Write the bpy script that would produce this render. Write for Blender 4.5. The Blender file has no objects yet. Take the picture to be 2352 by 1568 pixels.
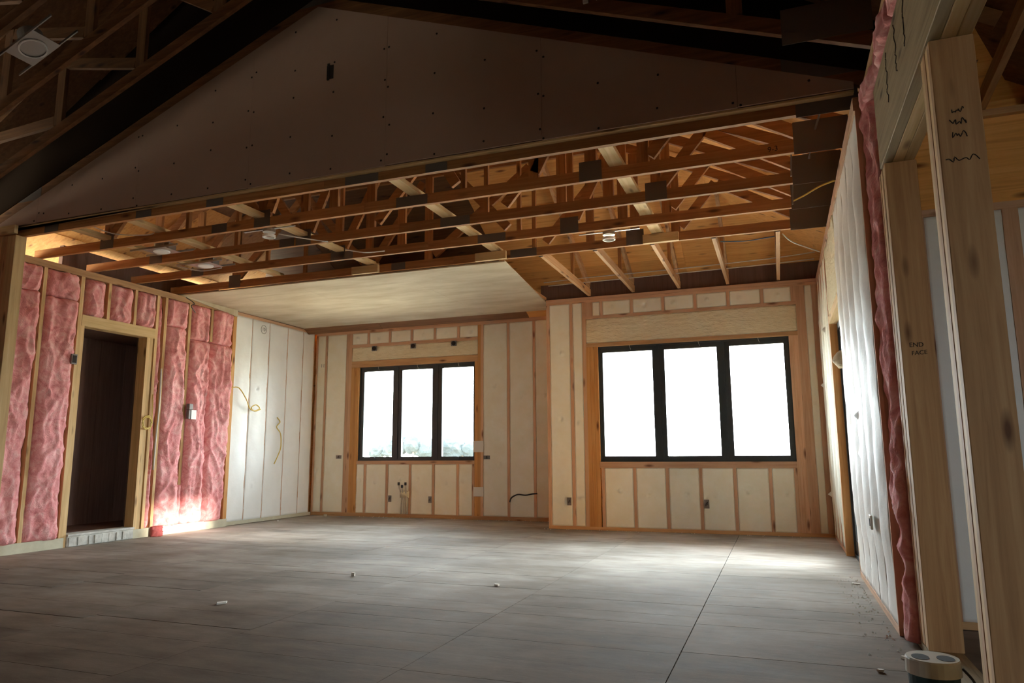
import bpy, bmesh, math, random
from mathutils import Vector, Matrix, noise
SC = bpy.context.scene
COL = SC.collection
random.seed(7)

# ------------------------------------------------------------------ camera
CAMH = 0.96207
cd = bpy.data.cameras.new('camera'); cam = bpy.data.objects.new('camera', cd); COL.objects.link(cam)
cd.sensor_width = 36.0; cd.lens = 1637.10466 * 36 / 2352; cd.clip_start = 0.05; cd.clip_end = 2000
yaw, pit, rol = 0.3550, 0.15721, -0.00537
fw = Vector((-math.sin(yaw)*math.cos(pit), math.cos(yaw)*math.cos(pit), math.sin(pit)))
r0 = Vector((math.cos(yaw), math.sin(yaw), 0)); u0 = r0.cross(fw)
rr = r0*math.cos(rol) + u0*math.sin(rol); uu = -r0*math.sin(rol) + u0*math.cos(rol)
M = Matrix((rr, uu, -fw)).transposed().to_4x4(); M.translation = Vector((0, 0, CAMH))
cam.matrix_world = M
SC.camera = cam

# ------------------------------------------------------------------ world, sun, exposure
SC.view_settings.view_transform = 'Standard'; SC.view_settings.look = 'None'
SC.view_settings.gamma = 1.0; SC.view_settings.use_curve_mapping = False
SC.view_settings.exposure = 5.18
w = bpy.data.worlds.new('sky'); SC.world = w; w.use_nodes = True
bg = w.node_tree.nodes['Background']; bg.inputs['Color'].default_value = (0.85, 0.98, 1.03, 1); bg.inputs['Strength'].default_value = 1.0
SC.cycles.use_denoising = True
try: SC.cycles.denoiser = 'OPENIMAGEDENOISE'
except Exception: pass
SC.cycles.max_bounces = 14; SC.cycles.diffuse_bounces = 8; SC.cycles.glossy_bounces = 4
SC.cycles.transparent_max_bounces = 16; SC.cycles.sample_clamp_indirect = 6.0
sd = bpy.data.lights.new('sun', 'SUN'); sun = bpy.data.objects.new('sun', sd); COL.objects.link(sun)
sd.energy = 0.6; sd.angle = 0.05; sd.color = (1.0, 0.93, 0.82)
sun.location = (30, 12, 12)
sun.rotation_euler = Vector((-1.0, 0.035, -0.222)).to_track_quat('-Z', 'Y').to_euler()

def portal(loc, nrm, sx, sy):
    l = bpy.data.lights.new('window_portal', 'AREA'); l.shape = 'RECTANGLE'; l.size = sx; l.size_y = sy
    l.cycles.is_portal = True
    o = bpy.data.objects.new('window_portal', l); COL.objects.link(o); o.location = loc
    o.rotation_euler = Vector(nrm).to_track_quat('-Z', 'Y').to_euler()
portal((-5.43, 10.33, 1.64), (0, -1, 0), 2.2, 1.6)
portal((-1.0, 9.40, 1.62), (0, -1, 0), 2.5, 1.6)
portal((0.72, 7.03, 1.12), (-1, 0, 0), 1.2, 2.2)
portal((3.85, -4.05, 1.5), (0, 1, 0), 0.9, 1.1)

# ------------------------------------------------------------------ materials
def nmat(name):
    m = bpy.data.materials.new(name); m.use_nodes = True
    nt = m.node_tree; b = nt.nodes['Principled BSDF']
    return m, nt, b
def N(nt, t, **k):
    n = nt.nodes.new(t)
    for a, v in k.items():
        if a in n.inputs.keys(): n.inputs[a].default_value = v
        else: setattr(n, a, v)
    return n
def ramp(nt, stops):
    n = nt.nodes.new('ShaderNodeValToRGB'); e = n.color_ramp.elements
    while len(e) < len(stops): e.new(0.5)
    for q, (p, c) in zip(e, stops): q.position = p; q.color = (*c, 1)
    return n
def coords(nt, scale):
    g = nt.nodes.new('ShaderNodeNewGeometry'); mp = nt.nodes.new('ShaderNodeMapping')
    mp.inputs['Scale'].default_value = scale; nt.links.new(g.outputs['Position'], mp.inputs['Vector'])
    return mp
def bump(nt, b, src, strength, dist=0.01):
    bp = N(nt, 'ShaderNodeBump'); bp.inputs['Strength'].default_value = strength; bp.inputs['Distance'].default_value = dist
    nt.links.new(src, bp.inputs['Height']); nt.links.new(bp.outputs['Normal'], b.inputs['Normal'])

def wood(name, axis, dark, mid, light, rough=0.75, knots=True):
    m, nt, b = nmat(name); L = nt.links.new
    s = [34.0, 34.0, 34.0]; s[axis] = 1.6
    mp = coords(nt, s); oi = N(nt, 'ShaderNodeObjectInfo')
    ad = N(nt, 'ShaderNodeVectorMath', operation='ADD'); L(mp.outputs[0], ad.inputs[0])
    mu = N(nt, 'ShaderNodeMath', operation='MULTIPLY'); mu.inputs[1].default_value = 57.0; L(oi.outputs['Random'], mu.inputs[0]); L(mu.outputs[0], ad.inputs[1])
    n1 = N(nt, 'ShaderNodeTexNoise', Scale=1.0, Detail=5.0, Roughness=0.6, Distortion=0.6); L(ad.outputs[0], n1.inputs['Vector'])
    r = ramp(nt, [(0.25, dark), (0.5, mid), (0.78, light)]); L(n1.outputs[0], r.inputs[0])
    col = r.outputs[0]
    if knots:
        s2 = [9.0, 9.0, 9.0]; s2[axis] = 2.6
        m2 = coords(nt, s2); a2 = N(nt, 'ShaderNodeVectorMath', operation='ADD'); L(m2.outputs[0], a2.inputs[0]); L(mu.outputs[0], a2.inputs[1])
        v = N(nt, 'ShaderNodeTexVoronoi', Scale=1.0); L(a2.outputs[0], v.inputs['Vector'])
        kr = ramp(nt, [(0.06, (1, 1, 1)), (0.21, (0, 0, 0))]); L(v.outputs['Distance'], kr.inputs[0])
        mx = N(nt, 'ShaderNodeMix', data_type='RGBA'); L(kr.outputs[0], mx.inputs[0]); L(col, mx.inputs[6]); mx.inputs[7].default_value = (dark[0]*0.4, dark[1]*0.32, dark[2]*0.28, 1)
        col = mx.outputs[2]
    # board-to-board variation
    hv = N(nt, 'ShaderNodeHueSaturation'); mr = N(nt, 'ShaderNodeMapRange'); L(oi.outputs['Random'], mr.inputs[0])
    mr.inputs[3].default_value = 0.82; mr.inputs[4].default_value = 1.16; L(mr.outputs[0], hv.inputs['Value']); L(col, hv.inputs['Color'])
    L(hv.outputs[0], b.inputs['Base Color']); b.inputs['Roughness'].default_value = rough
    bump(nt, b, n1.outputs[0], 0.25, 0.004)
    return m
D, Mi, Li = (0.40, 0.205, 0.085), (0.55, 0.31, 0.14), (0.66, 0.41, 0.20)
WX = wood('spruce_x', 0, D, Mi, Li); WY = wood('spruce_y', 1, D, Mi, Li); WZ = wood('spruce_z', 2, D, Mi, Li)
PD, PM, PL = (0.50, 0.27, 0.15), (0.62, 0.37, 0.22), (0.70, 0.46, 0.30)
PX = wood('pink_spruce_x', 0, PD, PM, PL); PZ = wood('pink_spruce_z', 2, PD, PM, PL); PY = wood('pink_spruce_y', 1, PD, PM, PL)
OZ = wood('orange_fir_z', 2, (0.48, 0.20, 0.05), (0.62, 0.30, 0.09), (0.70, 0.40, 0.15))
TD, TM, TL = (0.29, 0.115, 0.034), (0.42, 0.18, 0.055), (0.53, 0.26, 0.092)
TX = wood('truss_x', 0, TD, TM, TL); TZ = wood('truss_z', 2, TD, TM, TL); TY = wood('truss_y', 1, TD, TM, TL)
LX = wood('pale_fir_x', 0, (0.55, 0.36, 0.15), (0.68, 0.47, 0.22), (0.76, 0.57, 0.31)); LY = wood('pale_fir_y', 1, (0.55, 0.36, 0.15), (0.68, 0.47, 0.22), (0.76, 0.57, 0.31))
LZ = wood('pale_fir_z', 2, (0.50, 0.31, 0.13), (0.64, 0.42, 0.19), (0.74, 0.54, 0.28))
SD_ = ((0.12, 0.045, 0.014), (0.19, 0.078, 0.025), (0.27, 0.12, 0.042)); SX = wood('shaded_truss_x', 0, *SD_); SZ = wood('shaded_truss_z', 2, *SD_)  # truss wood darkened to put the vault's shade into its colour
VAULT_SHADE, nt, b = nmat('vault_shade_black'); b.inputs['Base Color'].default_value = (0.022, 0.014, 0.010, 1); b.inputs['Roughness'].default_value = 1.0; b.inputs['Specular IOR Level'].default_value = 0.0  # near-black colour paints the shade above the gable
PLYD = wood('shaded_plywood', 0, (0.13, 0.055, 0.02), (0.18, 0.082, 0.03), (0.24, 0.12, 0.05))  # plywood darkened to stand in for the dim attic and vault
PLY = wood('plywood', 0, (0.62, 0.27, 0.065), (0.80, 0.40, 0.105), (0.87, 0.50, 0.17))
GREYW = wood('weathered_lvl', 1, (0.20, 0.135, 0.06), (0.31, 0.22, 0.105), (0.40, 0.29, 0.15))
DARKP = wood('dark_panel', 2, (0.10, 0.055, 0.04), (0.14, 0.08, 0.06), (0.17, 0.10, 0.08), knots=False)

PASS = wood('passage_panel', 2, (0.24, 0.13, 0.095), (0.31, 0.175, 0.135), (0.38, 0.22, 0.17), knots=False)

def soft(name, a, bcol, scale, bs, rough=0.9, detail=4.0, bd=0.01, sc3=(1, 1, 1)):
    m, nt, b = nmat(name); L = nt.links.new
    mp = coords(nt, sc3); n = N(nt, 'ShaderNodeTexNoise', Scale=scale, Detail=detail, Roughness=0.6); L(mp.outputs[0], n.inputs['Vector'])
    r = ramp(nt, [(0.3, a), (0.7, bcol)]); L(n.outputs[0], r.inputs[0]); L(r.outputs[0], b.inputs['Base Color'])
    b.inputs['Roughness'].default_value = rough; bump(nt, b, n.outputs[0], bs, bd)
    return m
FOAM = soft('spray_foam', (0.86, 0.81, 0.63), (0.91, 0.885, 0.75), 5.0, 0.35, 0.8, 6.0, 0.02)
FOAMH = soft('header_foam', (0.80, 0.69, 0.45), (0.87, 0.78, 0.56), 9.0, 0.9, 0.8, 6.0, 0.03, (1, 1, 3))
POLY = soft('white_foam', (0.88, 0.87, 0.83), (0.92, 0.915, 0.88), 4.0, 0.3, 0.55, 5.0, 0.02)
DRY = soft('drywall_paper', (0.44, 0.28, 0.20), (0.48, 0.31, 0.225), 1.2, 0.03)
CEIL = soft('ceiling_board', (0.47, 0.375, 0.235), (0.66, 0.575, 0.42), 1.3, 0.15, 0.85, 7.0, 0.02, (1.0, 3.4, 1.0))
METAL, nt, b = nmat('galvanised_plate'); b.inputs['Base Color'].default_value = (0.13, 0.10, 0.08, 1); b.inputs['Metallic'].default_value = 0.0; b.inputs['Roughness'].default_value = 0.55
CAN, nt, b = nmat('bright_steel'); b.inputs['Base Color'].default_value = (0.40, 0.385, 0.355, 1); b.inputs['Metallic'].default_value = 0.8; b.inputs['Roughness'].default_value = 0.35
def plain(name, c, rough=0.6, metal=0.0):
    m, nt, b = nmat(name); b.inputs['Base Color'].default_value = (*c, 1); b.inputs['Roughness'].default_value = rough; b.inputs['Metallic'].default_value = metal
    n = N(nt, 'ShaderNodeTexNoise', Scale=40.0); bump(nt, b, n.outputs[0], 0.05, 0.002)
    return m
BLACK = plain('black_frame', (0.036, 0.045, 0.05), 0.38)
DARK = plain('dark_box', (0.05, 0.042, 0.036), 0.6)
GREYBOX = plain('grey_box', (0.22, 0.20, 0.18), 0.5)
WHITE = plain('white_plastic', (0.80, 0.79, 0.75), 0.45)
CREAM = plain('cream_plastic', (0.55, 0.50, 0.40), 0.5)
TEAL = plain('teal_plastic', (0.03, 0.07, 0.075), 0.5)
YEL = plain('yellow_cable', (0.72, 0.52, 0.12), 0.5)
BLUEC = plain('blue_cable', (0.10, 0.16, 0.22), 0.5)
WIRE = plain('white_cable', (0.60, 0.55, 0.48), 0.5)
BLKC = plain('black_cable', (0.03, 0.027, 0.025), 0.5)
REDS = plain('red_scrap', (0.22, 0.03, 0.025), 0.7)
PAPER = plain('pale_paper', (0.74, 0.70, 0.62), 0.8)
PALEB = soft('pale_plate', (0.52, 0.48, 0.34), (0.66, 0.62, 0.47), 6.0, 0.1)
CONC = soft('chipped_sill', (0.45, 0.43, 0.38), (0.72, 0.70, 0.64), 14.0, 0.6)
INK = plain('marker_ink', (0.03, 0.02, 0.015), 0.9)
# pink glass wool
PINK, nt, b = nmat('pink_glass_wool'); L = nt.links.new
mp = coords(nt, (1, 1, 1)); n1 = N(nt, 'ShaderNodeTexNoise', Scale=6.0, Detail=6.0, Roughness=0.6, Distortion=2.0); L(mp.outputs[0], n1.inputs['Vector'])
r = ramp(nt, [(0.28, (0.60, 0.17, 0.17)), (0.5, (0.78, 0.33, 0.32)), (0.74, (0.87, 0.54, 0.51))]); L(n1.outputs[0], r.inputs[0]); L(r.outputs[0], b.inputs['Base Color'])
b.inputs['Roughness'].default_value = 1.0
n2 = N(nt, 'ShaderNodeTexNoise', Scale=22.0, Detail=6.0, Distortion=2.0); L(mp.outputs[0], n2.inputs['Vector']); bump(nt, b, n2.outputs[0], 0.4, 0.015)
# floor
FLOOR, nt, b = nmat('dusty_subfloor'); L = nt.links.new
mp = coords(nt, (1.0, 3.0, 1.0)); n1 = N(nt, 'ShaderNodeTexNoise', Scale=2.2, Detail=8.0, Roughness=0.68); L(mp.outputs[0], n1.inputs['Vector'])
r = ramp(nt, [(0.3, (0.28, 0.247, 0.21)), (0.52, (0.385, 0.354, 0.316)), (0.75, (0.475, 0.442, 0.40))]); L(n1.outputs[0], r.inputs[0])
mp2 = coords(nt, (1, 1, 1)); n3 = N(nt, 'ShaderNodeTexNoise', Scale=0.9, Detail=3.0); L(mp2.outputs[0], n3.inputs['Vector'])
r3 = ramp(nt, [(0.35, (0.70, 0.655, 0.61)), (0.65, (1.10, 1.08, 1.06))]); L(n3.outputs[0], r3.inputs[0])
mx = N(nt, 'ShaderNodeMix', data_type='RGBA', blend_type='MULTIPLY'); mx.inputs[0].default_value = 1.0; L(r.outputs[0], mx.inputs[6]); L(r3.outputs[0], mx.inputs[7])
v = N(nt, 'ShaderNodeTexNoise', Scale=60.0, Detail=3.0); L(mp2.outputs[0], v.inputs['Vector'])
rs = ramp(nt, [(0.70, (0, 0, 0)), (0.76, (1, 1, 1))]); L(v.outputs[0], rs.inputs[0])
m4 = N(nt, 'ShaderNodeMix', data_type='RGBA'); L(rs.outputs[0], m4.inputs[0]); L(mx.outputs[2], m4.inputs[6]); m4.inputs[7].default_value = (0.45, 0.42, 0.37, 1)
# light falloff painted into mottled brown near boards, ragged edge, dusty grey beyond
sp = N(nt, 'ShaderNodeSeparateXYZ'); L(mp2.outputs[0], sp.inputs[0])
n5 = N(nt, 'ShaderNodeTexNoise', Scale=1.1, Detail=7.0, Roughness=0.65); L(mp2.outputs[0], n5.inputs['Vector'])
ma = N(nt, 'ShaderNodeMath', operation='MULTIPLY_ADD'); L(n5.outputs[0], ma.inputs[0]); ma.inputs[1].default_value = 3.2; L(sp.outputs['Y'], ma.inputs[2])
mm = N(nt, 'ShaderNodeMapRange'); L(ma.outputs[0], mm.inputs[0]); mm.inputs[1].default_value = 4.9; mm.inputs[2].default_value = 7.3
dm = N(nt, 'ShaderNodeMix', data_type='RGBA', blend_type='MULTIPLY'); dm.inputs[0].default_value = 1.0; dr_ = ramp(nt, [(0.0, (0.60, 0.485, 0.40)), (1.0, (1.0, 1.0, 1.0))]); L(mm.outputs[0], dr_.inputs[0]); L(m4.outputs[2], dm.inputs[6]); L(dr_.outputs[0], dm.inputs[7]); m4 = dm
hv = N(nt, 'ShaderNodeHueSaturation'); oi = N(nt, 'ShaderNodeObjectInfo'); mr = N(nt, 'ShaderNodeMapRange'); L(oi.outputs['Random'], mr.inputs[0]); mr.inputs[3].default_value = 0.9; mr.inputs[4].default_value = 1.1
L(mr.outputs[0], hv.inputs['Value']); L(m4.outputs[2], hv.inputs['Color']); L(hv.outputs[0], b.inputs['Base Color'])
rr_ = N(nt, 'ShaderNodeMapRange'); L(n1.outputs[0], rr_.inputs[0]); rr_.inputs[3].default_value = 0.65; rr_.inputs[4].default_value = 0.9; b.inputs['Specular IOR Level'].default_value = 0.07; L(rr_.outputs[0], b.inputs['Roughness'])
bump(nt, b, n1.outputs[0], 0.3, 0.012)
# window glass: clear with a fresnel reflection
GLASS, nt, b = nmat('window_glass'); L = nt.links.new; nt.nodes.remove(b)
tr = N(nt, 'ShaderNodeBsdfTransparent'); gl = N(nt, 'ShaderNodeBsdfGlossy', Roughness=0.02); fr = N(nt, 'ShaderNodeFresnel', IOR=1.45)
ms = N(nt, 'ShaderNodeMixShader'); L(fr.outputs[0], ms.inputs[0]); L(tr.outputs[0], ms.inputs[1]); L(gl.outputs[0], ms.inputs[2]); L(ms.outputs[0], nt.nodes['Material Output'].inputs['Surface'])
FIELD = soft('stubble_field', (0.52, 0.46, 0.34), (0.60, 0.53, 0.41), 0.3, 0.1)
LEAF = soft('tree_leaves', (0.010, 0.0155, 0.017), (0.021, 0.029, 0.030), 1.4, 0.6, 0.9, 5.0, 0.3)
BARK = plain('bark', (0.10, 0.08, 0.06), 0.9)

# ------------------------------------------------------------------ builders
def tag(o, label=None, cat=None, group=None, kind=None):
    if label: o['label'] = label
    if cat: o['category'] = cat
    if group: o['group'] = group
    if kind: o['kind'] = kind
    return o
def wloc(o):
    p = Vector(o.location)
    while o.parent: o = o.parent; p += o.location
    return p
def link(name, me, loc, parent=None):
    o = bpy.data.objects.new(name, me); COL.objects.link(o)
    if parent is not None:
        o.parent = parent; o.location = Vector(loc) - wloc(parent)
    else: o.location = loc
    return o
def empty(name, loc, label, cat, group=None):
    o = link(name, None, loc); o.empty_display_size = 0.1
    return tag(o, label, cat, group)
_cache = {}
def boxmesh(name, sx, sy, sz, mat, bevel=0.0):
    k = (round(sx, 4), round(sy, 4), round(sz, 4), mat.name, bevel)
    if k in _cache: return _cache[k]
    bm = bmesh.new(); bmesh.ops.create_cube(bm, size=1.0)
    for v in bm.verts: v.co = Vector((v.co.x*sx, v.co.y*sy, v.co.z*sz))
    if bevel: bmesh.ops.bevel(bm, geom=bm.edges[:], offset=bevel, segments=1, affect='EDGES')
    me = bpy.data.meshes.new(name); bm.to_mesh(me); bm.free(); me.materials.append(mat)
    _cache[k] = me
    return me
def box(name, x0, x1, y0, y1, z0, z1, mat, parent=None, bevel=0.0):
    return link(name, boxmesh(name, abs(x1-x0), abs(y1-y0), abs(z1-z0), mat, bevel), ((x0+x1)/2, (y0+y1)/2, (z0+z1)/2), parent)
def mesh(name, vs, fs, mat, parent=None, smooth=False, origin=None):
    vs = [Vector(v) for v in vs]
    if origin is None:
        lo = Vector([min(v[i] for v in vs) for i in range(3)]); hi = Vector([max(v[i] for v in vs) for i in range(3)]); origin = (lo+hi)/2
    me = bpy.data.meshes.new(name); me.from_pydata([tuple(v-origin) for v in vs], [], fs); me.materials.append(mat)
    bm = bmesh.new(); bm.from_mesh(me); bmesh.ops.recalc_face_normals(bm, faces=bm.faces[:]); bm.to_mesh(me); bm.free()
    if smooth:
        for p in me.polygons: p.use_smooth = True
    return link(name, me, origin, parent)
BF = [(0, 1, 2, 3), (7, 6, 5, 4), (0, 4, 5, 1), (1, 5, 6, 2), (2, 6, 7, 3), (3, 7, 4, 0)]
def bar_vf(p, q, w, h, up=(0, 0, 1)):
    """member from p to q: w sideways, h along 'up'"""
    p, q = Vector(p), Vector(q); d = (q-p).normalized(); up = Vector(up); s = d.cross(up).normalized(); t = s.cross(d).normalized()
    s *= w/2; t *= h/2
    return [p-s-t, p+s-t, p+s+t, p-s+t, q-s-t, q+s-t, q+s+t, q-s+t], BF
def bar(name, p, q, w, h, mat, parent=None, up=(0, 0, 1)):
    vs, fs = bar_vf(p, q, w, h, up); return mesh(name, vs, fs, mat, parent)
def multi(name, parts, mat, parent=None, smooth=False):
    V, F = [], []
    for vs, fs in parts:
        k = len(V); V += [Vector(v) for v in vs]; F += [tuple(i+k for i in f) for f in fs]
    return mesh(name, V, F, mat, parent, smooth)
def bx(x0, x1, y0, y1, z0, z1):
    return [(x0, y0, z0), (x1, y0, z0), (x1, y1, z0), (x0, y1, z0), (x0, y0, z1), (x1, y0, z1), (x1, y1, z1), (x0, y1, z1)], BF
def cyl_vf(c, r, h, n=20, r2=None, axis=2):
    r2 = r if r2 is None else r2; V = []; c = Vector(c)
    for k, (rad, hh) in enumerate(((r, 0), (r2, h))):
        for i in range(n):
            a = 2*math.pi*i/n; p = [rad*math.cos(a), rad*math.sin(a), hh]
            if axis == 1: p = [p[0], p[2], p[1]]
            if axis == 0: p = [p[2], p[0], p[1]]
            V.append(c+Vector(p))
    F = [tuple((i, (i+1) % n, n+(i+1) % n, n+i)) for i in range(n)] + [tuple(range(n))[::-1], tuple(range(n, 2*n))]
    return V, F
def tube_vf(pts, r, n=6):
    pts = [Vector(p) for p in pts]; V, F = [], []
    for i, p in enumerate(pts):
        d = (pts[min(i+1, len(pts)-1)] - pts[max(i-1, 0)]).normalized()
        a = Vector((0, 0, 1)) if abs(d.z) < 0.9 else Vector((1, 0, 0)); s = d.cross(a).normalized(); t = s.cross(d)
        for k in range(n): V.append(p + s*r*math.cos(2*math.pi*k/n) + t*r*math.sin(2*math.pi*k/n))
    for i in range(len(pts)-1):
        for k in range(n): F.append((i*n+k, i*n+(k+1) % n, (i+1)*n+(k+1) % n, (i+1)*n+k))
    F += [tuple(range(n))[::-1], tuple(range((len(pts)-1)*n, len(pts)*n))]
    return V, F
def smoothpts(P, sub=5):
    P = [Vector(p) for p in P]; out = []
    for i in range(len(P)-1):
        a, b_, c, d = P[max(i-1, 0)], P[i], P[i+1], P[min(i+2, len(P)-1)]
        for k in range(sub):
            t = k/sub
            out.append(0.5*((2*b_) + (c-a)*t + (2*a-5*b_+4*c-d)*t*t + (3*b_-a-3*c+d)*t**3))
    return out + [P[-1]]
def cable(pts, r, mat, label, group=None, name='cable', cat='cable'):
    vs, fs = tube_vf(smoothpts(pts), r); o = mesh(name, vs, fs, mat, None, True)
    return tag(o, label, cat, group)
def bay(name, org, u, v, n, W, H, depth, nu, nv, disp, mat, parent, smooth=True):
    """slab whose front is a displaced grid; org = lower corner of the front face"""
    org, u, v, n = Vector(org), Vector(u), Vector(v), Vector(n); V, F = [], []
    for j in range(nv+1):
        for i in range(nu+1):
            a, b_ = i/nu, j/nv; V.append(org + u*W*a + v*H*b_ + n*disp(a, b_))
    f = lambda i, j: j*(nu+1)+i
    for j in range(nv):
        for i in range(nu): F.append((f(i, j), f(i+1, j), f(i+1, j+1), f(i, j+1)))
    ring = [f(i, 0) for i in range(nu)] + [f(nu, j) for j in range(nv)] + [f(i, nv) for i in range(nu, 0, -1)] + [f(0, j) for j in range(nv, 0, -1)]
    k = len(V); V += [org + u*W*0 - n*depth + (V[i]-org) - n*((V[i]-org).dot(n)) for i in ring]
    for i in range(len(ring)): F.append((ring[i], k+i, k+(i+1) % len(ring), ring[(i+1) % len(ring)]))
    F.append(tuple(range(k, k+len(ring))))
    return mesh(name, V, F, mat, parent, smooth)
def foamdisp(seed, W, H, bulge=0.0, nub=True, amp=0.006, hr=0.62, wrinkle=0.0):
    rd = random.Random(seed*7+1); nubs = []
    if nub:
        for k in range(1 if H < 1.2 else 2):
            nubs.append(((0.5+rd.uniform(-.2, .2))*W, (hr+rd.uniform(-.05, .05) if k == 0 else rd.uniform(.12, .9))*H, rd.choice((1, 1, -1)), rd.uniform(.016, .026)))
    def d(a, b_):
        x, y = a*W, b_*H
        z = bulge*math.sin(math.pi*a)*min(1, 6*b_, 6*(1-b_)) + amp*noise.noise(Vector((x*7+seed*3.1, y*5, seed))) + .25*amp*noise.noise(Vector((x*30+seed, y*26, seed)))
        for cx_, cy_, sg, r in nubs:
            q = ((x-cx_)**2 + (y-cy_)**2)/r**2; j = 1+.8*noise.noise(Vector((x*60, y*60, seed)))
            z += sg*0.036*j*math.exp(-q) - sg*0.012*math.exp(-q*0.22)
        if wrinkle:
            m = max(0, 1-y/.42)*max(0, .35+noise.noise(Vector((x*5+seed, y*5, seed+4))))
            z += wrinkle*m*math.sin((x*.9-y)*115+3*noise.noise(Vector((x*6, y*6, seed))))
        return z - 0.004
    return d
SEED = [0]
def foam_y(x0, x1, z0, z1, Y, parent, mat=None, nub=True, hr=0.62, bulge=0.0, amp=0.006, wr=0.0):
    SEED[0] += 1; W, H = x1-x0, z1-z0
    nu = max(6, int(W/0.018)); nv = max(6, min(130, int(H/0.019)))
    return bay('foam_panel', (x0, Y, z0), (1, 0, 0), (0, 0, 1), (0, -1, 0), W, H, 0.10, nu, nv, foamdisp(SEED[0], W, H, bulge, nub, amp, hr, wr), mat or FOAM, parent)
def stud_y(x0, x1, z0, z1, Y, parent, mat=None, d=0.138, name='stud', proud=0.0):
    return box(name, x0, x1, Y-proud, Y+d, z0, z1, mat or PZ, parent)

# ------------------------------------------------------------------ floor
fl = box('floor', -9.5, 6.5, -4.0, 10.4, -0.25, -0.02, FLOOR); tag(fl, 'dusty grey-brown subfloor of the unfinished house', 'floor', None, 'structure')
XS = [-9.2 + 1.165*k for k in range(0)]
cx = -0.515
cols = []
x = cx
while x > -7.4: cols.append((x-1.165, x)); x -= 1.165
cols = [(cx, 0.60)] + cols
rnd = random.Random(3)
for ci, (xa, xb) in enumerate(cols):
    xa = max(xa, -7.27)
    if xb - xa < 0.1: continue
    far = 9.2 if xa > -2.95 else 10.12
    near = 2.2
    y = near + rnd.uniform(0, .25)
    prev = near
    while prev < far:
        y = min(prev + rnd.uniform(0.25, 0.34), far)
        if far - y < 0.12: y = far
        gx_ = .0025 if ci < 2 else .0012
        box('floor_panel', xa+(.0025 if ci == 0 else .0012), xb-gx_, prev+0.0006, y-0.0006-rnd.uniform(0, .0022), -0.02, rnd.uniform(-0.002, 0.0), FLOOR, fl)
        prev = y
# nearer and side-room parts of the same floor in large sheets
for xa in [-7.27 + 1.22*k for k in range(11)]:
    for ya, yb in ((-4.0, -1.6), (-1.6, 0.8), (0.8, 2.19)):
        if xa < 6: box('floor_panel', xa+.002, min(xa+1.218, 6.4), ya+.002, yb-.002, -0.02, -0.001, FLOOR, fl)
for xa in (0.62, 1.84, 3.06, 4.28):
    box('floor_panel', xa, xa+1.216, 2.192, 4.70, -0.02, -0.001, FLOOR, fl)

# ------------------------------------------------------------------ back wall, left (recessed) part
Y1, Y2, XL, XR, XLR = 10.133, 9.205, -7.27, 0.534, -7.315
ZT = 3.06
wb = multi('wall_back_left', [bx(-7.5, -6.49, Y1+.14, Y1+.20, -.1, 3.15), bx(-4.36, -2.80, Y1+.14, Y1+.20, -.1, 3.15), bx(-6.49, -4.36, Y1+.14, Y1+.20, -.1, .86), bx(-6.49, -4.36, Y1+.14, Y1+.20, 2.43, 3.15)], PLY)
tag(wb, 'recessed left half of the back wall, sprayed with cream foam between studs', 'wall', None, 'structure')
box('bottom_plate', XLR, -2.9, Y1-.004, Y1+.138, 0, 0.052, WX, wb)
box('top_plate', XLR, -2.9, Y1-.004, Y1+.138, 2.975, 3.045, PX, wb)
for a, b_, m in ((-7.345+.03, -7.285, PZ), (-7.13, -7.092, PZ), (-6.715, -6.655, PZ), (-6.655, -6.605, PZ), (-4.325, -4.275, OZ), (-4.275, -4.232, PZ), (-3.838, -3.80, PZ), (-3.422, -3.384, PZ)):
    stud_y(a, b_, 0.052, 2.975, Y1, wb, m, proud=.004)
for a, b_ in ((-6.605, -6.562), (-6.562, -6.515), (-6.515, -6.462)): stud_y(a, b_, 0.052, 2.400, Y1, wb, OZ, 0.034, 'jack_stud', .004)
stud_y(-4.376, -4.325, 0.052, 2.400, Y1, wb, OZ, 0.034, 'jack_stud', .004)
for a, b_ in ((-7.285, -7.13), (-7.092, -6.715), (-4.232, -3.838), (-3.80, -3.422), (-3.384, -2.9)):
    foam_y(a, b_, 0.052, 2.975, Y1, wb, hr=random.choice((.55, .3, .62)), wr=.005 if a > -4 else 0)
xs = [-6.605, -6.296, -5.892, -5.489, -5.073, -4.659, -4.325]
box('cripple_plate', -6.605, -4.325, Y1-.004, Y1+.138, 2.735, 2.785, PX, wb)
for i in range(6):
    foam_y(xs[i]+(.019 if i else 0), xs[i+1]-(.019 if i < 5 else 0), 2.785, 2.975, Y1, wb, hr=.5)
    if i: stud_y(xs[i]-.019, xs[i]+.019, 2.785, 2.975, Y1, wb, PZ, name='cripple_stud', proud=.004)
foam_y(-6.605, -4.325, 2.507, 2.735, Y1, wb, FOAMH, False, amp=.016)
box('header', -6.605, -4.325, Y1-.006, Y1+.034, 2.401, 2.503, WX, wb)
box('sill_plate', -6.462, -4.376, Y1-.006, Y1+.034, 0.82, 0.876, PX, wb)
xs = [-6.462, -6.302, -5.895, -5.482, -5.072, -4.657, -4.396, -4.376]
for i in range(6):
    foam_y(xs[i]+(.019 if i else 0), xs[i+1]-.019, 0.052, 0.82, Y1, wb, hr=.66, wr=.004)
    stud_y(xs[i+1]-.019, xs[i+1]+.019, 0.052, 0.82, Y1, wb, PZ, 0.10, 'cripple_stud', .004)

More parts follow.
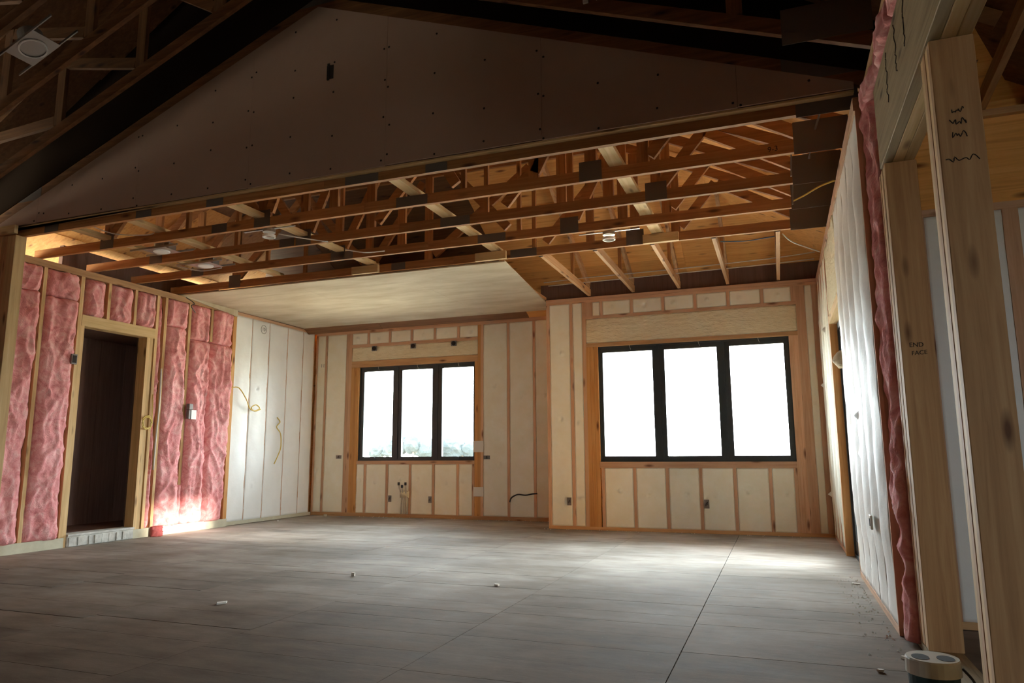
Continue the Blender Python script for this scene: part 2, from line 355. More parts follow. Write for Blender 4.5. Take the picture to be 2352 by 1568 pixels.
# ------------------------------------------------------------------ back wall, right part
w2 = multi('wall_back_right', [bx(-2.907, -2.215, Y2+.14, Y2+.20, -.1, 3.06), bx(.185, .70, Y2+.14, Y2+.20, -.1, 3.06), bx(-2.215, .185, Y2+.14, Y2+.20, -.1, .855), bx(-2.215, .185, Y2+.14, Y2+.20, 2.40, 3.06), bx(-2.907, -2.84, Y2+.20, Y1+.2, -.1, 3.15)], PLY)
tag(w2, 'right half of the back wall standing forward, cream foam between studs', 'wall', None, 'structure')
box('bottom_plate', -2.907, XR, Y2-.004, Y2+.138, 0, 0.040, WX, w2)
box('top_plate', -2.907, XR, Y2-.004, Y2+.138, 2.985, 3.022, PX, w2); box('top_plate', -2.907, XR, Y2-.006, Y2+.138, 3.024, 3.06, PX, w2)
for a, b_, m in ((-2.907, -2.862, PZ), (-2.576, -2.536, PZ), (-2.402, -2.352, PZ), (.285, .335, PZ), (.335, .390, PZ), (.470, .534, PZ)):
    stud_y(a, b_, 0.04, 2.985, Y2, w2, m, proud=.004)
for a, b_ in ((-2.352, -2.300), (-2.298, -2.250), (-2.248, -2.198)): stud_y(a, b_, 0.04, 2.373, Y2, w2, OZ, 0.034, 'jack_stud', .006)
for a, b_ in ((.180, .232), (.234, .285)): stud_y(a, b_, 0.04, 2.373, Y2, w2, PZ, 0.034, 'jack_stud', .006)
for a, b_ in ((-2.862, -2.576), (-2.536, -2.402), (.390, .470)): foam_y(a, b_, 0.04, 2.985, Y2, w2, hr=.5)
stud_y(-2.352, -2.256, 2.797, 2.985, Y2, w2, PZ, proud=.004, name='cripple_stud')
xs = [-2.256, -2.136, -1.726, -1.316, -.909, -.503, -.100, .285]
box('cripple_plate', -2.352, .285, Y2-.004, Y2+.138, 2.757, 2.797, PX, w2)
for i in range(7):
    foam_y(xs[i]+(.019 if i else 0), xs[i+1]-(.019 if i < 6 else .05), 2.797, 2.985, Y2, w2, hr=.5, nub=i > 0)
    if i: stud_y(xs[i]-.019, xs[i]+.019, 2.797, 2.985, Y2, w2, PZ, name='cripple_stud', proud=.004)
stud_y(.235, .285, 2.797, 2.985, Y2, w2, PZ, name='cripple_stud', proud=.004)
foam_y(-2.352, .285, 2.432, 2.757, Y2, w2, FOAMH, False, amp=.018)
box('header', -2.352, .285, Y2-.006, Y2+.034, 2.374, 2.425, WX, w2)
box('sill_plate', -2.198, .180, Y2-.012, Y2+.034, 0.785, 0.862, PX, w2)
xs = [-2.198, -2.163, -1.753, -1.344, -.937, -.532, -.125, .159]
for i in range(7):
    if i: foam_y(xs[i]+.019, xs[i+1]-.019, 0.04, 0.785, Y2, w2, hr=.58)
    stud_y(xs[i+1]-.019, xs[i+1]+.019, 0.04, 0.785, Y2, w2, PZ, 0.10, 'cripple_stud', .004)

# ------------------------------------------------------------------ windows
def window(name, Y, x0, x1, z0, z1, panes, pz0, pz1, label):
    Yf = Y + 0.036; s = (Yf)/Y
    X = lambda v: v*s
    Z = lambda v: CAMH + (v-CAMH)*s
    x0, x1, z0, z1, pz0, pz1 = X(x0), X(x1), Z(z0), Z(z1), Z(pz0), Z(pz1); panes = [(X(a), X(b_)) for a, b_ in panes]
    x0 -= .012; x1 += .012; z0 -= .012; z1 += .012
    y0, y1 = Yf, Yf+.075; t = 0.034
    parts = [bx(x0, x1, y0, y1, z0, z0+t), bx(x0, x1, y0, y1, z1-t, z1), bx(x0, x0+t, y0, y1, z0+t, z1-t), bx(x1-t, x1, y0, y1, z0+t, z1-t)]
    mids = [(panes[i][1]+panes[i+1][0])/2 for i in range(2)]
    for m in mids: parts.append(bx(m-.018, m+.018, y0, y1, z0+t, z1-t))
    f = multi(name, parts, BLACK); tag(f, label, 'window', None, 'structure')
    edges = [x0+t] + [e for m in mids for e in (m-.018, m+.018)] + [x1-t]
    for i in range(3):
        a, b_ = edges[2*i]-.004, edges[2*i+1]+.004; pa, pb = panes[i]; za, zb = z0+t-.004, z1-t+.004
        ys0, ys1 = y0+.012, y1-.01
        multi('sash', [bx(a, pa, ys0, ys1, za, zb), bx(pb, b_, ys0, ys1, za, zb), bx(pa, pb, ys0, ys1, za, pz0), bx(pa, pb, ys0, ys1, pz1, zb)], BLACK, f)
        box('glass_pane', pa, pb, y0+.035, y0+.041, pz0, pz1, GLASS, f)
    return f, (x0, x1, z0, z1, y0)
f1, q1 = window('window_1', Y1, -6.447, -4.375, .878, 2.401, [(-6.36, -5.822), (-5.655, -5.113), (-4.94, -4.40)], .938, 2.322, 'black three-pane window in the recessed left back wall')
f2, q2 = window('window_2', Y2, -2.195, .177, .864, 2.374, [(-2.133, -1.482), (-1.325, -.675), (-.52, .114)], .934, 2.289, 'larger black three-pane window in the right back wall')
for xx in (-6.20, -4.72):
    multi('crank_handle', [bx(xx-.07, xx+.07, q1[4]-.022, q1[4]-.001, .888, .905), bx(xx-.01, xx+.075, q1[4]-.05, q1[4]-.022, .898, .912), bx(xx+.05, xx+.075, q1[4]-.055, q1[4]-.03, .912, .935)], BLACK, f1)
for f, q, xl_ in ((f1, q1, (-6.12, -5.40, -4.68)), (f2, q2, (-1.78, -.90, -.18))):
    for xx in xl_: multi('hang_wire', [tube_vf([(xx, q[4]-.006, q[3]-.002), (xx+.012, q[4]-.012, q[3]-.05), (xx+.02, q[4]-.006, q[3]-.075)], .0022, 5)], WHITE, f)
# ------------------------------------------------------------------ left wall, far white part
wl2 = box('wall_left_rear', -7.53, XLR-.14, 8.16, Y1+.2, -.1, 3.15, PLY); tag(wl2, 'white foam-filled exterior part of the left wall beyond the pink insulation', 'wall', None, 'structure')
def foam_x(y0, y1, z0, z1, X, parent, mat, sgn, **k):
    SEED[0] += 1; W, H = y1-y0, z1-z0; nu = max(6, int(W/.025)); nv = max(5, min(90, int(H/.03)))
    dp = foamdisp(SEED[0], W, H, k.get('bulge', 0.0), k.get('nub', True), k.get('amp', .006), k.get('hr', .6))
    if sgn > 0: return bay('foam_panel', (X, y0, z0), (0, 1, 0), (0, 0, 1), (1, 0, 0), W, H, .10, nu, nv, dp, mat, parent)
    return bay('foam_panel', (X, y1, z0), (0, -1, 0), (0, 0, 1), (-1, 0, 0), W, H, .10, nu, nv, dp, mat, parent)
ys = [8.16, 8.53, 8.925, 9.37, 9.775, 10.07]
for i in range(5):
    foam_x(ys[i]+.007, ys[i+1]-.007, .05, 3.0, XLR, wl2, POLY, 1, bulge=.018, nub=(i in (1, 3)), hr=.6)
    box('stud', XLR-.138, XLR-.006, ys[i+1]-.012, ys[i+1]+.012, .05, 3.0, PZ, wl2)
box('bottom_plate', XLR-.138, XLR+.004, 8.16, Y1-.01, 0, .05, PALEB, wl2); box('top_plate', XLR-.138, XLR+.002, 8.16, Y1-.01, 3.0, 3.045, PY, wl2)

# ------------------------------------------------------------------ left wall with pink batts
wl = multi('wall_left', [bx(XL-.16, XL-.14, -4.0, 5.74, -.1, 3.06), bx(XL-.16, XL-.14, 6.60, 8.14, -.1, 3.06), bx(XL-.16, XL-.14, 5.74, 6.60, 2.46, 3.06)], DARKP)
tag(wl, 'left stud wall stuffed with pink insulation around a doorway', 'wall', None, 'structure')
box('top_plate', XL-.138, XL+.006, -4.0, 8.14, 2.975, 3.05, WY, wl)
for a, b_ in ((3.4, 5.71), (6.60, 8.14)): box('bottom_plate', XL-.138, XL+.012, a, b_, 0, .105, PALEB, wl)
WSL = LZ
for a, b_, z0, z1, m in ((5.215, 5.255, .105, 2.975, WSL), (5.655, 5.700, .105, 2.975, WSL), (5.700, 5.742, .0, 2.42, WSL), (6.600, 6.645, .0, 2.42, WSL), (6.645, 6.69, .105, 2.42, WSL), (6.715, 6.755, .105, 2.975, WSL), (6.845, 6.885, .105, 2.975, WSL), (7.245, 7.285, .6, 2.975, WSL), (7.645, 7.685, 2.52, 2.975, WSL), (8.075, 8.14, .105, 2.975, OZ), (4.78, 4.82, .105, 2.975, WSL), (3.9, 3.94, .105, 2.975, WSL)):
    box('stud', XL-.138, XL+.002, a, b_, z0, z1, m, wl)
box('header', XL-.138, XL+.004, 5.702, 6.715, 2.42, 2.545, LY, wl)
for yy in (6.03, 6.40): box('cripple_stud', XL-.138, XL+.002, yy-.019, yy+.019, 2.545, 2.975, WSL, wl)
def batt(y0, y1, z0, z1, amp=.05, push=.0, seed=0, bul=.03):
    W, H = y1-y0, z1-z0; nu = max(7, int(W/.018)); nv = max(10, int(H/.022))
    def d(a, b_):
        X, Z = a*W + seed*5.3, b_*H + seed*1.9
        wx = .10*noise.noise(Vector((X*4, Z*3, 1.0))); wz = .16*noise.noise(Vector((X*3, Z*2.2, 7.0)))
        X += wx; Z += wz
        rg = lambda f, g, o: 1 - 2*abs(noise.noise(Vector((X*f, Z*g, o))))
        z = amp*(.9*noise.noise(Vector((X*3.4, Z*1.3, 3.0))) + .55*rg(6.5, 2.6, 5.0)**3 + .30*rg(13, 6.5, 9.0)**2 + .14*noise.noise(Vector((X*34, Z*22, 2.0))))
        e = min(a, 1-a)*W; ev = min(b_, 1-b_)*H
        z += bul*min(1, e/.06) - .05*math.exp(-e/.014) - .03*math.exp(-ev/.014)
        return push + z - .012
    return bay('insulation_batt', (XL, y0, z0), (0, 1, 0), (0, 0, 1), (1, 0, 0), W, H, .10, nu, nv, d, PINK, wl)
batt(4.825, 5.213, .10, 2.70, .05, -.01, 1); batt(4.825, 5.213, 2.70, 2.972, .045, .0, 2)
batt(5.257, 5.653, .10, 2.68, .045, .0, 3); batt(5.257, 5.653, 2.685, 2.972, .045, .0, 4)
batt(5.744, 6.009, 2.55, 2.972, .045, -.01, 5); batt(6.051, 6.379, 2.55, 2.972, .045, -.01, 6); batt(6.421, 6.712, 2.55, 2.972, .045, -.01, 7)
batt(6.757, 6.843, .10, 2.972, .03, -.01, 8, .01)
batt(6.887, 7.243, .10, 2.62, .05, .01, 9); batt(6.887, 7.243, 2.625, 2.972, .045, .0, 10)
batt(7.287, 7.662, .10, 2.50, .05, .012, 11); batt(7.664, 8.073, .10, 2.50, .05, .0, 12); batt(7.287, 7.643, 2.505, 2.972, .045, .0, 16); batt(7.687, 8.073, 2.505, 2.972, .045, .0, 17)
batt(3.945, 4.775, .10, 2.972, .05, .0, 13)
# a slack flap of wool over the lower stud ends
batt(7.22, 7.31, .10, .62, .03, .02, 14, .006)
# doorway: raised sill with chipped edge
th = box('trim_1', XL-.16, XL+.02, 5.745, 6.598, 0, .115, CONC, None, .006); tag(th, 'pale chipped sill across the foot of the left doorway', 'doorsill', None, 'structure')
box('sill_board', XL-.16, XL+.03, 5.745, 6.598, .115, .135, CONC, th)
rnd2 = random.Random(5); yy = 5.76
while yy < 6.55:
    wdt = rnd2.uniform(.04, .11); box('chipped_block', XL+.02, XL+.024+rnd2.uniform(0, .012), yy, min(yy+wdt, 6.59), .01, .10, CONC, th); yy += wdt + rnd2.uniform(.008, .03)
# dim passage behind the doorway
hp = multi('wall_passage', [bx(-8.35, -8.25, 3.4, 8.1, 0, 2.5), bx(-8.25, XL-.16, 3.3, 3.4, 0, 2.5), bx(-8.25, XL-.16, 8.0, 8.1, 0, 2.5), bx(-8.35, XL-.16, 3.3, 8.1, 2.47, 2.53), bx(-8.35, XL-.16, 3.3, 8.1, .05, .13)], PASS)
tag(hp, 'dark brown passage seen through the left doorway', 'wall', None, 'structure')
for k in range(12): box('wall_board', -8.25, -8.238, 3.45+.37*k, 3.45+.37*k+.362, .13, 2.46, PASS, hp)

# ------------------------------------------------------------------ right wall with the tall glazed door
wr_ = multi('wall_right', [bx(.674, .72, 4.70, 6.42, -.1, 3.06), bx(.674, .72, 7.65, 9.4, -.1, 3.06), bx(.674, .72, 6.42, 7.65, 2.24, 3.06)], PLY)
tag(wr_, 'right wall with white spray foam between studs beside a tall glazed door', 'wall', None, 'structure')
box('top_plate', XR-.004, .672, 4.45, 9.2, 2.975, 3.06, PY, wr_)
for a, b_ in ((4.45, 6.42), (7.66, 9.2)): box('bottom_plate', XR+.004, .672, a, b_, 0, .04, PY, wr_)
ys = [9.20, 8.86, 8.45, 8.06, 7.70]
for i in range(4):
    foam_x(ys[i+1]+.02, ys[i]-.02, .04, 2.975, XR, wr_, FOAM, -1, bulge=.02, nub=i % 2 == 0)
    box('stud', XR-.002, .672, ys[i+1]-.02, ys[i+1]+.02, .04, 2.975, PZ, wr_)
box('jack_stud', XR-.002, .672, 7.62, 7.68, 0, 2.22, OZ, wr_)
foam_x(6.46, 7.66, 2.30, 2.975, XR, wr_, FOAMH, -1, nub=False, amp=.014); box('header', XR-.004, .672, 6.40, 7.66, 2.22, 2.30, LY, wr_)
ys = [6.42, 6.04, 5.63, 5.22, 4.82, 4.46]
for i in range(5):
    foam_x(ys[i+1]+.002, ys[i]-.002, .04, 2.975, XR+.004, wr_, POLY, -1, bulge=.030, nub=(i == 2), hr=.28)
    if i == 4: box('stud', XR+.004, .672, ys[i+1]-.014, ys[i+1]+.001, .04, 2.975, PZ, wr_)
box('stud', XR+.004, .672, 6.404, 6.436, .0, 2.22, PZ, wr_)
dr = multi('door_1', [bx(.60, .672, 6.44, 6.50, .0, 2.215), bx(.60, .672, 7.56, 7.618, .0, 2.215), bx(.60, .672, 6.50, 7.56, 2.15, 2.215), bx(.60, .672, 6.50, 7.56, .0, .035)], BLACK)
tag(dr, 'tall black-framed glazed door in the right wall', 'door', None, 'structure')
multi('door_leaf', [bx(.612, .66, 6.502, 6.58, .037, 2.148), bx(.612, .66, 7.48, 7.558, .037, 2.148), bx(.612, .66, 6.58, 7.48, 2.07, 2.148), bx(.612, .66, 6.58, 7.48, .037, .16)], BLACK, dr)
box('glass_pane', .634, .64, 6.58, 7.48, .16, 2.07, GLASS, dr)
multi('door_handle', [bx(.585, .612, 6.525, 6.555, .98, 1.14), bx(.57, .585, 6.525, 6.65, 1.05, 1.07)], BLACK, dr)
fn = bay('foam_lump', (XR-.03, 6.52, 1.66), (0, -1, 0), (0, 0, 1), (-1, 0, 0), .16, .13, .03, 8, 8, lambda a, b_: .05*math.sin(math.pi*a)*math.sin(math.pi*b_)+.02*noise.noise(Vector((a*6, b_*6, 3))), FOAMH, wr_)

# pink batt at the near end of the right wall
def batt_r(y0, y1, z0, z1, X, seed, amp=.04, depth=.05):
    W, H = y1-y0, z1-z0; nu = max(8, int(W/.02)); nv = max(8, int(H/.025))
    def d(a, b_):
        q = Vector((a*W*8+seed, b_*H*4.5, seed)); p = Vector((a*W*3+seed, b_*H*1.6, 4+seed)); t = Vector((a*W*20, b_*H*14, 2.0+seed))
        return amp*(noise.noise(p) + .8*(.5-abs(noise.noise(q))*1.5) + .35*noise.noise(t)) - .03*math.exp(-min(a, 1-a)*W/.015)
    return bay('insulation_batt', (X, y1, z0), (0, -1, 0), (0, 0, 1), (-1, 0, 0), W, H, depth, nu, nv, d, PINK, wr_)
batt_r(4.215, 4.445, .02, 2.93, .565, 1, .045); batt_r(3.4, 4.44, 2.925, 3.02, .575, 2, .03); batt_r(2.2, 3.4, 2.925, 3.02, .575, 3, .03)
box('ledger_plate', .585, .735, 0.8, 4.45, 3.03, 3.07, PY, wr_)
box('edge_strip', .572, .584, 2.0, 4.47, 3.022, 3.06, WY, wr_)

# ------------------------------------------------------------------ posts and header on the right
def post(label, x0, x1, yf, plies, pw, z1, mats):
    t = empty('timber_post', ((x0+x1)/2, yf+plies*pw/2, 0.04), label, 'post')
    for k in range(plies):
        j = (k % 2)*.0015
        box('ply', x0+j, x1-j, yf+k*pw+.0006, yf+(k+1)*pw-.0006, .04, z1, mats[k % len(mats)], t, .003)
    return t
p1 = post('built-up timber post where the white right wall ends, under the header', .600, .748, 3.990, 5, .042, 2.455, [WZ, LZ])
p2 = post('nearest built-up timber post at the right edge, close to the camera', .600, .744, 2.800, 4, .042, 2.455, [WZ, LZ])
hd = empty('header_beam', (.67, 2.5, 2.457), 'doubled timber header lying over the two right posts', 'beam')
box('beam_ply', .592, .640, .6, 4.09, 2.457, 2.905, GREYW, hd, .003); box('beam_ply', .641, .692, .6, 4.19, 2.457, 2.905, LY, hd, .003); box('beam_ply', .693, .742, .6, 4.19, 2.457, 2.905, LY, hd, .003)
bp = box('bottom_plate', .600, .742, 1.0, 4.44, 0, .04, GREYW, wr_)

# right-hand room: foam wall parallel to the back wall
wrr = multi('wall_side_room', [bx(.72, 6.4, 4.86, 4.92, -.1, 3.2)], PLY); tag(wrr, 'foam-filled wall of the side room seen between the right posts', 'wall', None, 'structure')
YR = 4.72
box('bottom_plate', .73, 6.4, YR-.004, YR+.138, 0, .04, WX, wrr); box('top_plate', .73, 6.4, YR-.004, YR+.138, 2.355, 2.40, PX, wrr)
box('rim_board', .73, 6.4, YR+.02, YR+.05, 2.40, 2.93, PLY, wrr); box('upper_plate', .73, 6.4, YR-.02, YR+.12, 2.93, 2.97, WX, wrr)
xs = [.74, .87, 1.33, 1.74, 2.15, 2.55, 2.96, 3.6, 4.4, 5.2, 6.38]
for i in range(10):
    foam_y(xs[i]+.02, xs[i+1]-.02, .04, 2.355, YR, wrr, POLY, hr=.86)
    stud_y(xs[i+1]-.02-(.02 if i == 1 else 0), xs[i+1]+.02+(.02 if i == 1 else 0), .04, 2.355, YR, wrr, PZ, proud=.004)

# ------------------------------------------------------------------ gable drywall
gy = 4.515
gz = lambda x: (4.640 - .3685*(x+3.373)) if x > -3.373 else (4.640 + .400*(x+3.373))
gb = multi('wall_gable', [([(-7.2, gy+.016, 3.150), (XR+.02, gy+.016, 3.150), (XR+.02, gy+.016, gz(.55)), (-3.373, gy+.016, 4.63), (-7.2, gy+.016, gz(-7.2)), (-7.2, gy+.030, 3.150), (XR+.02, gy+.030, 3.150), (XR+.02, gy+.030, gz(.55)), (-3.373, gy+.030, 4.63), (-7.2, gy+.030, gz(-7.2))], [(0, 1, 2, 3, 4), (9, 8, 7, 6, 5), (0, 5, 6, 1), (1, 6, 7, 2), (2, 7, 8, 3), (3, 8, 9, 4), (4, 9, 5, 0)])], DARKP)
tag(gb, 'dark triangular gable of bare drywall above the open trusses', 'wall', None, 'structure')
seams = [-7.2, -6.47, -5.235, -4.003, -2.706, -1.441, -.123, XR+.02]
for i in range(7):
    a, b_ = seams[i]+.0012, seams[i+1]-.0012; zb = 3.155 + random.uniform(-.006, .006)
    pts = [(a, zb), (b_, zb), (b_, gz(b_))] + ([(-3.373, 4.64)] if a < -3.373 < b_ else []) + [(a, gz(a))]
    n = len(pts); V = [(x, gy, z) for x, z in pts] + [(x, gy+.0135, z) for x, z in pts]
    mesh('drywall_sheet', V, [tuple(range(n)), tuple(range(2*n-1, n-1, -1))] + [(k, n+k, n+(k+1) % n, (k+1) % n) for k in range(n)], DRY, gb)
scr = []
for i in range(7):
    a, b_ = seams[i], seams[i+1]
    for xx in (a+.022, a+.42, a+.82, b_-.022):
        z = 3.2
        while z < gz(xx)-.05:
            xq, zq = xx+random.uniform(-.012, .012), z+random.uniform(-.05, .05)
            scr.append(cyl_vf((xq, gy-.0012, zq), .009, .001, 6, axis=1)); z += .31
so = multi('drywall_screws', scr, INK, gb); so['kind'] = 'stuff'
box('nailer_strip', -7.2, XR+.02, 4.5305, 4.581, 3.136, 3.149, LX, gb); box('nailer_board', -7.2, XR+.02, 4.546, 4.581, 3.150, 3.20, LX, gb)
gx = multi('box_cutout', [bx(-3.262, -3.198, gy-.002, gy+.001, 3.965, 4.085), bx(-3.255, -3.235, gy-.008, gy-.002, 3.955, 4.10)], INK, gb)

# ------------------------------------------------------------------ trusses over the back bay
CH = .089
roof_z = lambda x, y: 3.20 + .47*min(9.35-y, .75-x, x+7.95)
def plate(x, z, wd, ht, y, parent):
    box('gusset_plate', x-wd/2, x+wd/2, y-.0215, y-.0195, z-ht/2, z+ht/2, METAL, parent)
def truss(y, label, seed):
    t = empty('roof_truss', (-3.37, y, 3.068), label, 'truss', None)
    rd = random.Random(seed); z0 = 3.068
    box('bottom_chord', -7.40, -3.30, y-.019, y+.019, z0, z0+CH, TX, t); box('bottom_chord', -3.298, .66, y-.019, y+.019, z0, z0+CH, TX, t)
    H = 3.20 + .47*(9.35-y) - .10
    run = (H-3.2)/.47
    xa, xb = -7.85+run, .65-run
    if xb - xa < .2: xa = xb = -3.6; H = 3.2+.47*4.25
    zc = z0+CH
    bar('top_chord', (-7.26, y, 3.2+.47*.59), (xa, y, H), .038, CH, TX, t)
    if xb-xa > .3: bar('top_chord', (xa, y, H), (xb, y, H), .038, CH, TX, t)
    bar('top_chord', (.62, y, 3.2+.01), (xb, y, H), .038, CH, TX, t)
    zt = lambda x: min(H, 3.2+.47*(x+7.85), 3.2+.47*(.65-x)) - .045
    # panel points
    sh = .05*(seed % 3)
    bot = [-6.35, -5.35+sh, -4.40, -3.62, -2.30-sh, -1.78+sh, -1.26, -.85]
    wd_ = [.09, .04, .09, .09, .04, .085, .09, .085]
    for x, wv in zip(bot, wd_):
        if zt(x)-zc > .12: box('web', x-wv/2, x+wv/2, y-.018, y+.018, zc, zt(x), TZ, t)
    dg = [(-6.30, 0, -5.42, 1), (-5.28, 1, -4.47, 0), (-4.33, 0, -3.70, 1), (-3.55, 0, -2.40, 1), (-2.22, 0, -1.45, 1), (-.80, 0, -.45, 1), (-.43, 1, .26, 0)]
    if seed % 2: dg[4] = (-1.72, 0, -1.30, 1); dg[3] = (-3.5, 1, -2.42, 0)
    for xa_, ta, xb_, tb in dg:
        A = (xa_, zt(xa_)-.05 if ta else zc+.05); B = (xb_, zt(xb_)-.05 if tb else zc+.05)
        if abs(B[1]-A[1]) > .12: bar('web', (A[0], y, A[1]), (B[0], y, B[1]), .036, CH, TX, t)
    for x in (-6.35, -4.40, (-2.30, -1.26, -.85, -1.78, -1.26)[seed]): plate(x, z0+.08, .18, .16, y, t)
    plate(-2.95+.12*seed, z0+.045, .30, .088, y, t); plate(.40, z0+.10, .36, .24, y, t); plate(-5.2+.3*seed, z0+.045, .18, .085, y, t)
    return t
TYS = [4.602, 5.20, 5.82, 6.43, 7.05]
names5 = ['open roof truss directly under the drywall gable, nearest of the five', 'second open roof truss behind the gable, carrying pencil marks', 'middle open roof truss over the back bay', 'fourth open roof truss back from the gable', 'last open roof truss, along the edge of the finished ceiling']
for k, y in enumerate(TYS): truss(y, names5[k], k)
# lateral braces lying on the chords
def brace(xa, ya, xb, yb, label, w_=.10):
    z = 3.068+CH
    o = bar('brace_board', (xa, ya, z+.020), (xb, yb, z+.020), w_, .038, LY); return tag(o, label, 'board', 'braces across the trusses')
brace(-2.80, 4.60, -2.78, 7.10, 'pale brace board across the trusses, left of the ceiling corner')
brace(-1.06, 4.60, -1.03, 7.10, 'widest-looking pale brace board, across the trusses above the right window', .11)
brace(-4.45, 4.60, -4.34, 7.10, 'pale brace board across the trusses above the finished ceiling middle')
brace(-5.62, 4.60, -5.70, 7.10, 'pale brace board across the trusses between the two metal light housings')
brace(-6.36, 4.60, -6.30, 6.6, 'leftmost brace board across the trusses, near the pink wall')
def block(x0, x1, label):
    o = box('wood_block', x0, x1, 6.985, 7.028, 3.060, 3.150, LX, None, .002); return tag(o, label, 'block', 'blocks nailed on the last truss')
block(-4.60, -4.245, 'reddish wood block on the last truss above the ceiling middle'); block(-3.02, -2.66, 'wood block on the last truss by the ceiling corner'); block(-1.175, -.82, 'pale wood block on the last truss above the right window')
# look-outs from the last truss to the back wall
lk = ['first jack joist, beside the finished ceiling edge', 'second jack joist right of the ceiling edge', 'middle jack joist above the right window', 'fourth jack joist from the ceiling edge', 'rightmost jack joist, straight up from the right window']
for k, x in enumerate((-2.285, -1.69, -1.095, -.492, .106)):
    t = empty('jack_joist', (x, 8.1, 3.068), lk[k], 'joist')
    box('bottom_chord', x-.019, x+.019, 7.075, 9.18, 3.0685, 3.157, WY, t)
    bar('top_chord', (x, 9.16, 3.205), (x, 7.09, 3.20+.47*(9.35-7.09)-.07), .038, .089, WY, t)
    box('web', x-.018, x+.018, 8.32, 8.36, 3.157, 3.2+.47*(.99)-.06, TZ, t)
    box('joist_hanger', x-.024, x+.024, 7.071, 7.076, 3.06, 3.17, METAL, t)

# ------------------------------------------------------------------ roof sheathing
def slope_sheets(root, f, us, vs, mat, th=.012):
    for i in range(len(us)-1):
        for j in range(len(vs)-1):
            P = [f(us[i]-.004, vs[j]-.004), f(us[i+1]+.004, vs[j]-.004), f(us[i+1]+.004, vs[j+1]+.004), f(us[i]-.004, vs[j+1]+.004)]
            dz = .005*((i+2*j) % 4); P = [Vector(p)+Vector((0, 0, dz)) for p in P]; n = (P[1]-P[0]).cross(P[3]-P[0]).normalized()
            if n.z < 0: n = -n
            mesh('plywood_sheet', P + [p+n*th for p in P], BF, mat(us[i+1]) if callable(mat) else mat, root)
def frange(a, b_, s):
    out = [a]
    while out[-1] < b_-1e-6: out.append(min(out[-1]+s, b_))
    return out
rb = link('roof_back', None, (-3.4, 7, 4)); tag(rb, 'orange plywood roof slope rising from the back wall', 'roof', None, 'structure')
slope_sheets(rb, lambda x, y: (x, y, 3.20+.47*(9.35-y)+.035), [-8.4, -5.9, -3.4, -1.0, .9], frange(4.56, 9.9, 1.10), lambda x: PLYD if x < -3.0 else PLY)  # left part takes the plywood with attic shade in its colour
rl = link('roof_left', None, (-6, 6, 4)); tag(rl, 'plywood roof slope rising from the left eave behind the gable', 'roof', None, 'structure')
slope_sheets(rl, lambda x, y: (x, y, 3.20+.47*(x+7.95)+.03), frange(-8.6, -3.3, 1.10), frange(4.56, 10.6, 2.44), lambda x: PLYD if x > -6.3 else PLY)  # sheets away from the eave are painted darker for attic shade
rg = link('roof_right', None, (-1, 6, 4)); tag(rg, 'plywood roof slope rising from the right wall behind the gable', 'roof', None, 'structure')
slope_sheets(rg, lambda x, y: (x, y, 3.20+.47*(.75-x)+.04), frange(-3.9, .80, 1.10), frange(4.56, 10.6, 2.44), PLY)
frz = multi('wall_eaves', [bx(-3.0, .72, 9.26, 9.34, 3.06, 3.30), bx(.60, .74, 4.9, 9.3, 3.06, 3.36), bx(-7.5, -2.8, 10.25, 10.34, 3.05, 3.4)], DARKP); tag(frz, 'dark boards closing the eaves above the back and right walls', 'wall', None, 'structure')
ev = box('eave_light_block', -7.62, -7.56, 5.62, 8.2, 2.53, 3.36, DARKP); tag(ev, 'added dark board blocking light at the left eave behind the pink wall', 'wall', None, 'structure')  # added to limit daylight coming in at the left eave
# main roof over the camera
OZ_ = lambda x: 3.30 + .62*min(x+7.5, .95-x)
ml = link('roof_main', None, (-3.3, 1, 5)); tag(ml, 'shade-darkened plywood main roof over the vaulted front of the room', 'roof', None, 'structure')
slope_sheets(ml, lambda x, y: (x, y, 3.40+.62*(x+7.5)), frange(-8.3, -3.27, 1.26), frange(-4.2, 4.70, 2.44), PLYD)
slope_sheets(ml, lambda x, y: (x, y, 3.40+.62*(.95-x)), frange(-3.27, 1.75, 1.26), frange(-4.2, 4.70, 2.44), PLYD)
uz = lambda x: ((4.645 - .372*(x+3.373)) if x > -3.373 else (4.645 + .400*(x+3.373))) + .092
P5 = [(-7.6, uz(-7.6)), (-3.373, uz(-3.373)), (1.0, uz(1.0)), (1.0, 3.50), (-3.27, 6.02), (-7.6, 3.48)]
gf = multi('wall_upper', [([(x, 4.5195, z) for x, z in P5] + [(x, 4.5125, z) for x, z in P5], [(0, 1, 4, 5), (1, 2, 3, 4), (11, 10, 7, 6), (10, 9, 8, 7), (0, 6, 7, 1), (1, 7, 8, 2), (2, 8, 9, 3), (3, 9, 10, 4), (4, 10, 11, 5), (5, 11, 6, 0)])], VAULT_SHADE)
tag(gf, 'sheathing above the gable drywall, painted black for shade', 'wall', None, 'structure')

